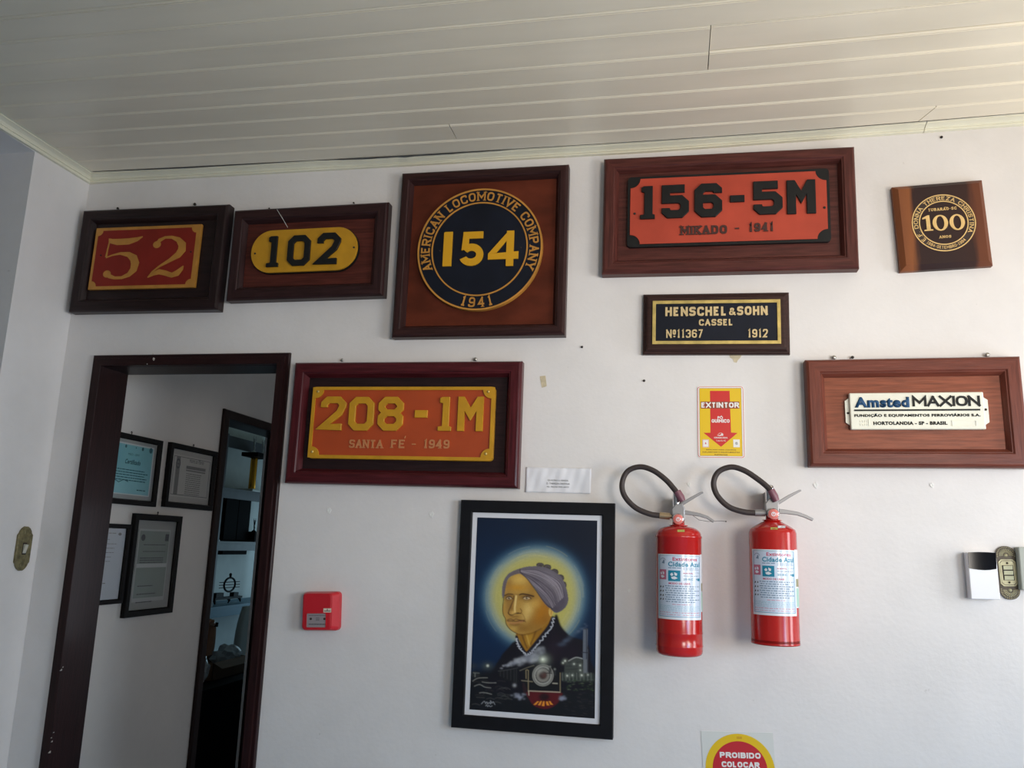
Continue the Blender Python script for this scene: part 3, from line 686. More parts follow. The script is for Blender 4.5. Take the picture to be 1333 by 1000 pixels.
# ---- HENSCHEL & SOHN
c6 = crop(825, 370, 6.2)
s = Sign('builder_plaque', 'small black and gold HENSCHEL&SOHN builder plate on a stepped wooden board', 'plaque', [(837, 383), (1027, 380), (1029, 461), (837, 461)], .02)
w, h = s.w / 2, s.h / 2
m = MB(); prof = [(0, .001), (0, .014), (.004, .018), (.008, .019), (.009, .024), (.014, .028), (.019, .029)]
vs = []; n = len(prof)
for ins, d in prof: vs += [(-w + ins, -d, -h + ins), (w - ins, -d, -h + ins), (w - ins, -d, h - ins), (-w + ins, -d, h - ins)]
fs = [(i * 4 + j, i * 4 + (j + 1) % 4, i * 4 + 4 + (j + 1) % 4, i * 4 + 4 + j) for i in range(n - 1) for j in range(4)] + [(0, 1, 2, 3), tuple(4 * (n - 1) + j for j in range(4))]
m.add(vs, fs); m.obj('board', wood('dark stepped board', (.038, .017, .014), .38, .2)[0], s.root)
x0, x1, z0, z1 = s.box(c6, [(153, 138), (1184, 122), (1188, 483), (148, 486)], .031)
m = MB(); m.box(x0, x1, -.0315, -.028, z0, z1); plate = m.obj('cast_plate', M_NAVY, s.root)
b = .0105
m = MB(); m.ring([(x0, z0), (x1, z0), (x1, z1), (x0, z1)], [(x0 + b, z0 + b), (x1 - b, z0 + b), (x1 - b, z1 - b), (x0 + b, z1 - b)], -.031, -.0345); m.obj('brass_border', M_BRASS, plate, bevel=.0008)
M_HEN = mat('polished cast lettering', (.66, .50, .26), .4, .25, var=.12, vscale=40)
for t_, pts, th in (('HENSCHEL', [(255, 186), (750, 180), (752, 252), (255, 260)], .23), ('&', [(768, 192), (820, 190), (822, 248), (770, 250)], .2), ('SOHN', [(832, 180), (1078, 175), (1082, 248), (835, 251)], .23),
                    ('CASSEL', [(526, 284), (800, 280), (802, 332), (526, 336)], .22), ('Nº11367', [(262, 370), (556, 362), (556, 430), (262, 436)], .16), ('1912', [(920, 364), (1082, 361), (1083, 428), (921, 432)], .17)):
    m = MB(); stroke_text(m, t_, *s.box(c6, pts, .033), th, -.0315, -.0335, sp=.16, rad=.26, seg=3); m.obj('lettering', M_HEN, plate)

# ---- 208-1M
c7 = crop(360, 460, 3.9206)
s = Sign('locomotive_number_plaque', 'orange-red 208-1M plate with yellow rim in a cherry frame beside the doorway', 'plaque', [(383, 471), (679, 470), (674, 635), (369, 629)], .046)
framed(s, .050, .046, .020, M_F208, M_P208[0])
x0, x1, z0, z1 = s.box(c7, [(187, 170), (1116, 170), (1103, 548), (157, 538)], .038)
m = MB(); m.prism(rrect(x0, x1, z0, z1, .013), -.034, -.020); plate = m.obj('number_plate', M_YEL, s.root, bevel=.002)
inner = notched(x0 + .0115, x1 - .0115, z0 + .0115, z1 - .0115, .028, 8)
m = MB(); m.prism(inner, -.0342, -.0346); m.obj('red_field', M_RED208, plate)
m = MB()
outer = []
sx_, sz_ = (x1 - x0), (z1 - z0)
def radial_outer(pts, X0, X1, Z0, Z1):
    cx_, cz_ = (X0 + X1) / 2, (Z0 + Z1) / 2; o = []
    for a, b in pts:
        dx, dz = a - cx_, b - cz_; k_ = min((X1 - cx_) / max(abs(dx), 1e-6), (Z1 - cz_) / max(abs(dz), 1e-6)); o.append((cx_ + dx * k_, cz_ + dz * k_))
    return o
m.ring(radial_outer(inner, x0 + .001, x1 - .001, z0 + .001, z1 - .001), inner, -.034, -.040); rim = m.obj('raised_rim', M_YEL, plate)
for ch, pts in (('2', [(228, 221), (358, 219), (343, 392), (217, 393)]), ('0', [(372, 222), (500, 222), (490, 394), (364, 394)]), ('8', [(520, 222), (650, 221), (640, 395), (514, 395)]),
                ('-', [(706, 290), (770, 290), (768, 328), (703, 328)]), ('1', [(828, 222), (888, 222), (898, 395), (822, 396)]), ('M', [(927, 222), (1058, 220), (1050, 397), (920, 397)])):
    block(ch, s, c7, pts, .20, -.0346, -.043, M_YEL, plate, rad=.13)
M_OR = mat('orange raised lettering', (.52, .21, .08), .5)
for t_, pts in (('SANTA', [(372, 442), (543, 441), (541, 483), (370, 484)]), ('FE', [(585, 441), (657, 441), (655, 484), (584, 484)]), ('-', [(690, 461), (710, 461), (710, 467), (690, 467)]), ('1949', [(752, 441), (883, 441), (882, 485), (750, 486)])):
    a = s.box(c7, pts, .036); m = MB()
    if t_ == '-': m.box(a[0], a[1], -.0368, -.0346, a[2], a[3])
    else: stroke_text(m, t_, *a, .19, -.0346, -.037, sp=.16, rad=.3, seg=4, serif=.0026)
    if t_ == 'FE': q = s.loc(*c7(655, 428), .036); strip(m, [Vector((q[0] - .001, q[1] - .004)), Vector((q[0] + .002, q[1] + .004))], .0025, False, -.0346, -.037)
    m.obj('lettering', M_OR, plate)
for px, py in ((212, 195), (1081, 196), (182, 502), (1068, 513)): q = s.loc(*c7(px, py), .04); screw(plate, q[0], q[1], .040, .0045, M_BRASS)

# ---- AMSTED MAXION
c8 = crop(1040, 455, 4.5495)
s = Sign('foundry_plaque', 'cream foundry plate with blue and black lettering on bright mahogany framed board', 'plaque', [(1049, 468), (1332, 463), (1340, 609), (1054, 607)], .046)
framed(s, .054, .046, .026, M_FAMS, M_PAMS[0])
x0, x1, z0, z1 = s.box(c8, [(297, 262), (1092, 247), (1110, 468), (310, 478)], .044)
tx0 = s.loc(*c8(277, 370), .04)[0]; tx1 = s.loc(*c8(1128, 360), .04)[0]; cz = (z0 + z1) / 2; hh = (z1 - z0) / 2
m = MB(); m.prism([(x0 + .002, cz + hh * .78), (tx0, cz + hh * .6), (tx0, cz - hh * .6), (x0 + .002, cz - hh * .78)], -.034, -.026); m.obj('fixing_tab', M_CREAM, s.root, bevel=.001)
m = MB(); m.prism([(x1 - .002, cz + hh * .8), (tx1, cz + hh * .6), (tx1, cz - hh * .6), (x1 - .002, cz - hh * .8)], -.034, -.026); m.obj('fixing_tab', M_CREAM, s.root, bevel=.001)
m = MB(); m.box(x0, x1, -.044, -.026, z0, z1); plate = m.obj('cast_plate', M_CREAM, s.root, bevel=.003)
M_AB = mat('steel blue paint', (.018, .07, .16), .5, spec=.2); M_AK = mat('charcoal paint', (.012, .012, .012), .5, spec=.2)
font_text('lettering', 'Amsted', *s.box(c8, [(332, 285), (652, 278), (655, 340), (330, 348)], .046), -.0442, M_AB, plate, bold=.045, depth=.0022)
m = MB(); a = s.box(c8, [(672, 278), (1072, 272), (1074, 333), (674, 339)], .046); stroke_text(m, 'MAXION', *a, .2, -.044, -.0462, sp=.04, rad=.4, seg=5); m.obj('lettering', M_AK, plate)
m = MB(); a = s.box(c8, [(328, 361), (1073, 347), (1073, 357), (328, 370)], .045); m.box(a[0], a[1], -.0458, -.044, a[2], a[3]); m.obj('underline', M_AK, plate)
a = s.box(c8, [(329, 386), (1076, 374), (1076, 394), (329, 405)], .045); font_text('lettering', 'FUNDIÇÃO E EQUIPAMENTOS FERROVIÁRIOS S.A.', a[0], a[1], a[2] - .001, a[3] + .001, -.0442, M_AK, plate, bold=.05, depth=.0006)
a = s.box(c8, [(442, 428), (880, 424), (880, 444), (442, 450)], .045); font_text('lettering', 'HORTOLANDIA - SP - BRASIL', *a, -.0442, M_AK, plate, bold=.05, depth=.0006)
a = s.box(c8, [(905, 422), (1050, 418), (1052, 452), (908, 456)], .045); m = MB(); m.ring([(a[0], a[2]), (a[1], a[2]), (a[1], a[3]), (a[0], a[3])], [(a[0] + .0012, a[2] + .0012), (a[1] - .0012, a[2] + .0012), (a[1] - .0012, a[3] - .0012), (a[0] + .0012, a[3] - .0012)], -.044, -.0455); m.obj('blank_panel_border', M_CREAM, plate)
a = s.box(c8, [(360, 415), (412, 412), (414, 452), (362, 456)], .045); m = MB()
for i in range(4):
    for j in range(2):
        X = a[0] + (a[1] - a[0]) * (i + .2) / 4; Z = a[2] + (a[3] - a[2]) * (j * .5 + .08); m.box(X, X + .0016, -.0452, -.044, Z, Z + .0048)
m.box(a[1], a[1] + .0009, -.0455, -.044, a[2], a[3]); m.obj('cast_marks', M_CREAM, plate)
for px, py in ((291, 377), (1107, 356)): q = s.loc(*c8(px, py), .035); screw(s.root, q[0], q[1], .034, .0035, M_RUST)

# ------------------------------------------------------------------ signs and paper
def decal(sg, cr, pts, lift): return sg.box(cr, pts, lift)
c9 = crop(890, 490, 8.333)
s = Sign('extinguisher_sign', 'yellow EXTINTOR sign with red down arrow above the extinguishers', 'sign', [(907, 503), (968, 503), (969.5, 596.5), (909, 596)], .002)
w, h = s.w / 2, s.h / 2
M_SW = mat('sign white', (.85, .83, .80), .35); M_SR = mat('sign red', (.62, .025, .02), .35); M_SY = mat('sign yellow', (.80, .52, .01), .35); M_SK = mat('sign brown ink', (.12, .03, .01), .5)
m = MB(); m.prism(rrect(-w, w, -h, h, .008), -.0001, -.0018); m.obj('sign_sheet', M_SW, s.root)
m = MB(); m.ring(rrect(-w + .001, w - .001, -h + .001, h - .001, .008), rrect(-w + .0024, w - .0024, -h + .0024, h - .0024, .007), -.0018, -.002); m.obj('printed_border', M_SR, s.root)
x0, x1, z0, z1 = s.box(c9, [(168, 130), (620, 130), (638, 865), (182, 862)], .002)
m = MB(); m.box(x0, x1, -.002, -.0018, z0, z1); m.obj('yellow_field', M_SY, s.root)
m = MB(); m.ring([(x0 - .0006, z0 - .0006), (x1 + .0006, z0 - .0006), (x1 + .0006, z1 + .0006), (x0 - .0006, z1 + .0006)], [(x0, z0), (x1, z0), (x1, z1), (x0, z1)], -.0018, -.00215); m.obj('printed_border', M_SK, s.root)
P = [s.loc(*c9(*p), .002) for p in ((285, 158), (498, 158), (514, 610), (585, 614), (405, 765), (215, 612), (290, 612))]
m = MB(); m.prism(P, -.002, -.0022); m.obj('arrow', M_SR, s.root)
x0, x1, z0, z1 = s.box(c9, [(184, 274), (602, 274), (605, 350), (186, 350)], .002)
m = MB(); m.box(x0, x1, -.0024, -.0022, z0, z1); m.obj('word_panel', mat('sign brown', (.30, .05, .02), .4), s.root)
m = MB(); a = s.box(c9, [(190, 283), (598, 283), (602, 340), (192, 341)], .002); stroke_text(m, 'EXTINTOR', *a, 0.24, -0.0022, -0.0028, sp=.12, rad=.34, seg=5); m.obj('lettering', M_SW, s.root)
font_text('lettering', 'PÓ', *s.box(c9, [(367, 425), (425, 425), (425, 465), (367, 465)], .002), -.0026, M_SW, s.root, bold=.03)
m = MB(); a = s.box(c9, [(302, 466), (497, 466), (498, 503), (303, 503)], .002); stroke_text(m, 'QUIMICO', *a, 0.24, -0.0022, -0.0028, sp=.12, rad=.34, seg=5); q = s.loc(*c9(402, 462), .002); strip(m, [Vector((q[0] - .0006, q[1] - .0008)), Vector((q[0] + .0008, q[1] + .001))], .0008, False, -.0022, -.0028); m.obj('lettering', M_SW, s.root)
a = s.loc(*c9(402, 640), .002); k = .0042
m = MB()
arc_text(m, 'EXTINTORES', a[0], a[1] - .001, .0072, .009, 165, 15, .25, -.0022, -.0025, sp=.2)
strip(m, [Vector((a[0] - .011, a[1])), Vector((a[0] - .004, a[1] - .001)), Vector((a[0] + .002, a[1] + .001)), Vector((a[0] + .007, a[1] - .001))], [.0006, .002, .0035, .001], False, -.0022, -.0025)
strip(m, [Vector((a[0] + .002, a[1] + .006)), Vector((a[0] + .005, a[1] + .002)), Vector((a[0] + .0065, a[1] - .002))], [.0015, .003, .001], False, -.0022, -.0025)
m.obj('emblem', M_SW, s.root)
font_text('lettering', 'CIDADE AZUL', *s.box(c9, [(330, 658), (478, 658), (478, 674), (330, 674)], .002), -.0026, M_SW, s.root, bold=.03)
font_text('lettering', 'Tubarão SC', *s.box(c9, [(352, 690), (458, 690), (458, 706), (352, 706)], .002), -.0026, M_SW, s.root)
for ch, x in (('B', 203), ('C', 537)):
    a = s.box(c9, [(x, 685), (x + 70, 685), (x + 72, 770), (x + 2, 770)], .002)
    m = MB(); m.box(a[0], a[1], -.0024, -.0022, a[2], a[3]); m.obj('class_square', M_SW, s.root)
    cx_, cz_ = (a[0] + a[1]) / 2, (a[2] + a[3]) / 2
    if ch == 'B':
        m = MB(); m.ring([(a[0] + .0008, a[2] + .0008), (a[1] - .0008, a[2] + .0008), (a[1] - .0008, a[3] - .0008), (a[0] + .0008, a[3] - .0008)], [(a[0] + .0016, a[2] + .0016), (a[1] - .0016, a[2] + .0016), (a[1] - .0016, a[3] - .0016), (a[0] + .0016, a[3] - .0016)], -.0024, -.0025); m.obj('class_outline', M_SR, s.root)
    else:
        m = MB(); m.ring(ellipse(cx_, cz_, .0039, .0044, 24), ellipse(cx_, cz_, .0032, .0037, 24), -.0024, -.0025); m.obj('class_outline', M_INK, s.root)
    font_text('lettering', ch, cx_ - .002, cx_ + .002, cz_ - .0026, cz_ + .0026, -.0026, M_SR if ch == 'B' else M_INK, s.root, bold=.05)
for t_, pts in (('INDICADO PARA LÍQUIDOS', [(245, 789), (568, 789), (568, 805), (245, 805)]), ('INFLAMÁVEIS E EQUIPAMENTOS', [(205, 815), (608, 815), (608, 832), (205, 832)]), ('ELÉTRICOS', [(336, 842), (476, 842), (476, 858), (336, 858)])):
    font_text('lettering', t_, *s.box(c9, pts, .002), -.0022, M_SK, s.root, bold=.02)

# round prohibition sign, cut by the bottom of the view
c10 = crop(900, 930, 11.108)
s = Sign('prohibition_sign', 'round red and yellow PROIBIDO COLOCAR sticker low on the wall', 'sign', [(915, 951), (1008, 955), (1011, 1047), (915, 1045)], .001)
w, h = s.w / 2, s.h / 2
m = MB(); m.box(-w, w, -.0012, -.0001, -h, h); m.obj('sticker_sheet', mat('translucent sticker sheet', (.70, .70, .66), .4), s.root)
ex = s.loc(*c10(210, 700), .001)[0]; ex2 = s.loc(*c10(1192, 700), .001)[0]; top = s.loc(*c10(680, 282), .001)[1]
R_ = s.w / 2 * .955; cx = (ex + ex2) / 2; cz = top - R_
m = MB(); m.prism(ellipse(cx, cz, R_, R_, 72), -.0012, -.0015); m.obj('yellow_disc', M_SY, s.root)
m = MB(); m.prism(ellipse(cx, cz, R_ * .79, R_ * .79, 72), -.0015, -.0018); m.obj('red_disc', mat('sign crimson', (.55, .02, .03), .35), s.root)
m = MB(); a = s.box(c10, [(412, 532), (1003, 572), (1000, 655), (408, 612)], .001); stroke_text(m, 'PROIBIDO', *a, 0.27, -0.0018, -0.0024, sp=.12, rad=.34, seg=5); m.obj('lettering', M_SW, s.root)
m = MB(); a = s.box(c10, [(438, 668), (985, 706), (985, 790), (435, 750)], .001); stroke_text(m, 'COLOCAR', *a, 0.27, -0.0018, -0.0024, sp=.12, rad=.34, seg=5); m.obj('lettering', M_SW, s.root)
a = s.box(c10, [(655, 322), (733, 322), (733, 356), (655, 356)], .001); m = MB()
for i in range(4):
    for j in range(2): m.box(a[0] + (a[1] - a[0]) * (i + .1) / 4, a[0] + (a[1] - a[0]) * (i + .8) / 4, -.0018, -.0015, a[2] + (a[3] - a[2]) * (j * .5 + .05), a[2] + (a[3] - a[2]) * (j * .5 + .42))
m.obj('small_print', mat('orange print', (.55, .22, .01), .5), s.root)

# typed paper slip
c11 = crop(670, 590, 11.108)
s = Sign('paper_label', 'wrinkled white paper slip typed with three lines above the portrait', 'paper', [(685, 608), (770, 610), (769, 643), (684, 641)], .002)
w, h = s.w / 2, s.h / 2; nx, nz = 36, 14; vs = []
for j in range(nz + 1):
    for i in range(nx + 1):
        x = -w + 2 * w * i / nx; z = -h + 2 * h * j / nz
        y = -.0014 - .0009 * (1 + math.sin(x * 95 + z * 30)) - .0006 * (1 + math.sin(x * 210 - z * 60 + 1)) - .003 * max(0, (x / w - .8)) * 3 - .002 * max(0, -z / h - .7)
        vs.append((x, y, z))
m = MB(); m.add(vs, [(j * (nx + 1) + i, j * (nx + 1) + i + 1, (j + 1) * (nx + 1) + i + 1, (j + 1) * (nx + 1) + i) for j in range(nz) for i in range(nx)], True)
paper = m.obj('sheet', M_PAPER, s.root)
so = paper.modifiers.new('thick', 'SOLIDIFY'); so.thickness = .0003
for t_, pts in (('QUADRO A VENDA', [(480, 382), (776, 388), (776, 412), (480, 408)]), ('D. THEREZA CRISTINA', [(462, 428), (797, 434), (797, 458), (462, 452)]), ('R$. TRILHA DOS AROS', [(468, 477), (785, 482), (785, 506), (468, 500)])):
    font_text('lettering', t_, *s.box(c11, pts, .003), -.0049, M_INK, s.root)

# ------------------------------------------------------------------ doorway to the hall
door = bpy.data.objects.new('door_1', None); COL.objects.link(door); structure(door)
DX0, DX1, DZ = -2.0745, -1.3035, 2.185; J0, J1, JZ = -2.0335, -1.348, 2.1425
prof = [(0, 0), (0, .010), (.003, .014), (.013, .014), (.015, .022), (.0405, .022), (.0415, .020), (.0415, 0)]
def three_rails(parent, x0, x1, z1, prof, m, name, fn=None, z0=0.0):
    for sd in 'LTR':
        vs = []
        for e in (0, 1):
            for ins, h in prof:
                p = {'T': ((x0 + ins, z1 - ins), (x1 - ins, z1 - ins)), 'L': ((x0 + ins, z0), (x0 + ins, z1 - ins)), 'R': ((x1 - ins, z0), (x1 - ins, z1 - ins))}[sd][e]
                vs.append((p[0], -h, p[1]))
        k = len(prof); fs = [(j, (j + 1) % k, k + (j + 1) % k, k + j) for j in range(k)] + [tuple(range(k)), tuple(range(k, 2 * k))[::-1]]
        b = MB(); b.add(vs, fs); b.obj(name, m[0] if sd == 'T' else m[1], parent, fn=fn)
three_rails(door, DX0, DX1, DZ, prof, M_DOOR, 'door_casing')
def jambs(parent, fn=None, x0=J0, x1=J1, z=JZ, xo0=OX0, xo1=OX1, zo=OZ, depth=TH + .006):
    for a, b_, c, d, mt in ((xo0, x0, 0, zo, 1), (x1, xo1, 0, zo, 1), (x0, x1, z, zo, 0)):
        b = MB(); b.box(a, b_, -.004, depth, c, d); b.obj('door_jamb', M_DOOR[mt], parent, fn=fn)
jambs(door)
M_CHIP = mat('chipped paint showing plaster', (.55, .50, .45), .8)
b = MB()
for px, py, r in ((199, 461, .002), (200, 467, .0045), (191.5, 474, .002), (200, 469, .002)):
    p = at(px, py, -.0225); b.prism([(p.x - r, p.z - r * .5), (p.x + r * .9, p.z - r * .8), (p.x + r, p.z + r * .4), (p.x - r * .3, p.z + r)], -.021, -.0226)
for px, py, r in ((79, 873, .004), (81.5, 869, .002), (69.5, 954, .002), (67, 966, .003), (64, 980, .0045), (66.5, 961, .002)):
    p = at(px, py, -.0225); b.prism([(p.x - r, p.z - r * .5), (p.x + r * .9, p.z - r * .2), (p.x + r, p.z + r * 1.4), (p.x + r * .3, p.z + r)], -.021, -.0226)
b.obj('chipped_paint', M_CHIP, door)

# hall behind: its left wall continues in line, with door_2 to the study
HY = 3.4; TW = .15
A0 = at_x(290, 532, XL); D2Y0 = A0.y; D2Y1 = D2Y0 + .80
D2Z = A0.z
q_in = at_x(298, 548, XL); jw = .052
b = MB(); b.box(XL - TW, XL, TH, D2Y0 + .03, 0, 2.9); b.box(XL - TW, XL, D2Y1 - .03, HY, 0, 2.9); b.box(XL - TW, XL, D2Y0 + .03, D2Y1 - .03, D2Z - .03, 2.9)
structure(b.obj('wall_hall_left', M_WALL_HALL))
b = MB(); b.box(XL - TW, 1.4, HY, HY + .12, 0, .7); b.box(XL - TW, .5, HY, HY + .12, .7, 1.8); b.box(1.3, 1.4, HY, HY + .12, .7, 1.8); b.box(XL - TW, 1.4, HY, HY + .12, 1.8, 2.9); structure(b.obj('wall_hall_back', M_WALL_HALL))
b = MB(); b.box(1.4, 1.5, TH, HY + .12, 0, 2.9); structure(b.obj('wall_hall_right', M_WALL_HALL))
b = MB(); b.box(-4.15, 1.5, TH, 5.9, 2.9, 2.96); structure(b.obj('ceiling_hall', M_CEIL))
b = MB(); b.box(-4.15, 1.5, TH, 5.9, -.06, 0); structure(b.obj('floor_hall', M_FLOOR))
door2 = bpy.data.objects.new('door_2', None); COL.objects.link(door2); structure(door2)
M_D2 = wood('study door wood', (.016, .007, .006), .45, .1)
rot2 = lambda x, y, z: (XL - y * -1 * -1 if False else XL + (-y), x, z)      # local x -> world y, front (-y) -> world +x
prof2 = [(0, 0), (0, .012), (.005, .018), (.043, .018), (.045, .015), (.045, 0)]
three_rails(door2, D2Y0, D2Y1, D2Z, prof2, M_D2, 'door_casing', fn=rot2)
for a, c, z0_, z1_ in ((D2Y0 + .03, D2Y0 + .046, 0, D2Z - .03), (D2Y1 - .046, D2Y1 - .03, 0, D2Z - .03)):
    b = MB(); b.box(XL - TW + .008, XL + .003, a, c, z0_, z1_); b.obj('door_jamb', M_D2[1], door2)
b = MB(); b.box(XL - TW + .008, XL + .003, D2Y0 + .046, D2Y1 - .046, D2Z - .046, D2Z - .03); b.obj('door_jamb', M_D2[0], door2)
b = MB(); b.box(XL - TW - .002, XL - TW + .008, D2Y1 - .056, D2Y1 - .03, 0, D2Z - .03); b.obj('plaster_edge', M_WALL, door2)  # pale strip standing in for the brightly lit back edge of the jamb

# study
XF = -3.98
b = MB(); b.box(XF - .1, XF, .2, 5.7, 0, 2.9); structure(b.obj('wall_study_far', mat('study wall paint', (.70, .74, .72), .6, var=.05)))
b = MB(); b.box(XF, XL - TW, .1, .2, 0, 2.9); structure(b.obj('wall_study_left', M_WALL_HALL))
b = MB(); b.box(XL - TW, XL, HY, 5.8, 0, 2.9); structure(b.obj('wall_study_right', M_WALL_HALL))
b = MB(); b.box(XF, -3.6, 5.7, 5.8, 0, 2.9); b.box(-2.4, XL - TW, 5.7, 5.8, 0, 2.9); b.box(-3.6, -2.4, 5.7, 5.8, 0, .8); b.box(-3.6, -2.4, 5.7, 5.8, 1.95, 2.9); structure(b.obj('wall_study_back', M_WALL_HALL))

# framed certificates on the hall wall (front faces +x)
def hall_frame(name, label, y0, y1, z0, z1, rail, matm, mat_in, dep=.022, fm=None, group=None):
    root = thing(name, label, 'picture frame', (XL, (y0 + y1) / 2, (z0 + z1) / 2), (0, 0, math.radians(90)), group)
    w, h = (y1 - y0) / 2, (z1 - z0) / 2
    frame_rails(root, -w, w, -h, h, [(0, .001), (0, dep - .002), (.002, dep), (rail - .004, dep), (rail, dep - .007), (rail, .001)], fm)
    b = MB(); b.box(-w + rail - .003, w - rail + .003, -.008, -.001, -h + rail - .003, h - rail + .003); b.obj('mount_board', matm, root)
    b = MB(); b.box(-w + rail - .002, w - rail + .002, -.014, -.0125, -h + rail - .002, h - rail + .002); g = b.obj('glass_pane', M_GLASS, root)
    q = MB(); q.tube([(0.0, -.004, h - .002), (.002, -.007, h + .010), (-.006, -.010, h + .013), (-.010, -.010, h + .008)], .0016, 6); q.obj('hanging_hook', M_RUST, root)
    return root, w - rail, h - rail
M_GLASS = mat('picture glass', (1, 1, 1), .02, trans=1.0)
M_GLASS.node_tree.nodes['Principled BSDF'].inputs['IOR'].default_value = 1.12
M_BF = wood('black certificate frame', (.008, .007, .007), .5, .0, spec=.12)
M_MOUNT = mat('grey mount board', (.36, .36, .35), .7)
M_CYAN = mat('cyan certificate paper', (.14, .44, .50), .5, var=.3, vscale=2, col2=(.30, .58, .62))
M_LGRAY = mat('pale document paper', (.52, .54, .58), .5)
M_GREEN = mat('greenish certificate paper', (.27, .31, .28), .5, var=.12, vscale=4)
M_GR2 = mat('warm grey certificate paper', (.42, .40, .38), .5)
M_DK = mat('document print', (.10, .10, .11), .6)
M_DKC = mat('teal document print', (.02, .12, .15), .6)
M_MID = mat('grey document print', (.22, .21, .20), .6)
def bars(b, x0, x1, z, n, dz, t, y0=-.0095, y1=-.0098, rag=.12):
    for i in range(n):
        zz = z - i * dz; x = x0
        xe = x1 - random.random() * (x1 - x0) * rag
        while x < xe:
            L_ = random.uniform(.008, .022); b.box(x, min(x + L_, xe), y1, y0, zz - t, zz); x += L_ + .003
# blue certificate, top left, partly behind the jamb
Y1 = (at_x(207, 574, XL).y + at_x(198, 660, XL).y) / 2; ZT, ZB = 1.952, 1.667
root, w, h = hall_frame('framed_certificate', 'black framed certificate on cyan paper, top left on the hall wall', Y1 - .40, Y1, ZB, ZT, .022, M_MOUNT, None, fm=M_BF)
b = MB(); b.box(-w + .02, w - .02, -.0095, -.008, -h + .018, h - .014); pg = b.obj('certificate_border', mat('white certificate border', (.60, .62, .62), .5), root)
b = MB(); b.box(-w + .027, w - .027, -.0097, -.0095, -h + .022, h - .020); b.obj('certificate_paper', M_CYAN, pg)
font_text('lettering', 'Certificado', -.025, .075, .022, .042, -.0099, M_DKC, pg, shear=.3, bold=.035)
font_text('lettering', 'MEIO - ISPM', -.01, .06, .058, .067, -.0099, M_DKC, pg)
b = MB(); bars(b, -.13, .135, .0, 5, .0105, .0038, -.0097, -.0099); bars(b, .07, .13, -.078, 1, .01, .004, -.0097, -.0099)
strip(b, [Vector((-.11, -.06)), Vector((-.08, -.045)), Vector((-.05, -.055)), Vector((-.02, -.043)), Vector((.01, -.05))], .003, False, -.0097, -.0099); b.obj('printed_text', M_DKC, pg)['kind'] = 'stuff'
b = MB()
for x, r in ((-.03, .006), (.035, .003), (.08, .007), (.135, .011)): b.prism(ellipse(x, .092, r, r * 1.1, 14), -.0097, -.0099)
b.obj('printed_seal', M_DKC, pg)
# grey certificate, top right
a0 = at_x(218, 576, XL).y; a1 = at_x(279, 588, XL).y
root, w, h = hall_frame('framed_certificate', 'black framed grey certificate with dark side ribbon, top right on the hall wall', (a0 + .688) / 2, (a1 + 1.071) / 2, 1.6715, 1.956, .024, M_GR2, None, fm=M_BF)
b = MB(); b.box(-w + .012, w - .008, -.0095, -.008, -h + .025, h - .022); pg = b.obj('certificate_paper', mat('pale certificate paper', (.50, .48, .45), .5), root)
b = MB(); b.ring([(-w + .022, -h + .034), (w - .02, -h + .034), (w - .02, h - .03), (-w + .022, h - .03)], [(-w + .0245, -h + .0365), (w - .022, -h + .0365), (w - .022, h - .032), (-w + .0245, h - .032)], -.0095, -.0098); b.obj('printed_border', M_DK, pg)
b = MB(); b.box(-w + .042, -w + .072, -.0097, -.0095, -h + .036, h - .032); b.obj('printed_ribbon', M_MID, pg)
b = MB(); b.ring(ellipse(-w + .057, .055, .017, .023, 24), ellipse(-w + .057, .055, .011, .015, 24), -.0097, -.0099); b.box(-w + .050, -w + .064, -.0099, -.0097, .052, .057); b.obj('printed_seal', M_DK, pg)
font_text('lettering', 'Honra ao Mérito', -.025, .095, .068, .088, -.0098, M_DK, pg, shear=.35)
b = MB(); b.box(-.045, .115, -.0098, -.0095, .038, .052); b.box(-.045, .115, -.0098, -.0095, .028, .034); b.obj('printed_band', M_MID, pg)
b = MB(); bars(b, -.04, .085, .018, 11, .0092, .0036, -.0095, -.0098, .05); b.obj('printed_text', M_MID, pg)['kind'] = 'stuff'
# tall framed certificate below
y0 = .497; y1 = .831
root, w, h = hall_frame('framed_certificate', 'tall black framed green-grey certificate in the hall, hung below the others', y0, y1, 1.2145, 1.635, .026, M_MOUNT, None, fm=M_BF)
b = MB(); b.box(-w + .022, w - .040, -.0105, -.008, -h + .032, h - .036); pg = b.obj('certificate_sheet', mat('pale sheet', (.45, .47, .46), .5), root)
b = MB(); b.box(-w + .028, w - .046, -.0108, -.0105, -h + .048, h - .044); b.obj('certificate_paper', M_GREEN, pg)
b = MB(); b.prism(ellipse(-w + .052, h - .072, .014, .014, 18), -.0108, -.011); b.box(w - .075, w - .05, -.011, -.0108, h - .085, h - .055); b.obj('printed_seal', M_DK, pg)
b = MB(); bars(b, -w + .06, w - .06, h - .10, 2, .028, .003, -.0108, -.011); bars(b, -w + .045, w - .055, h - .155, 3, .009, .004, -.0108, -.011); bars(b, -w + .05, w - .09, h - .27, 3, .033, .004, -.0108, -.011, .3); b.obj('printed_text', M_DK, pg)['kind'] = 'stuff'
b = MB(); b.box(-w + .028, w - .046, -.0112, -.0108, -.012, .004); b.obj('paper_fold', mat('pale fold', (.52, .54, .53), .4), pg)
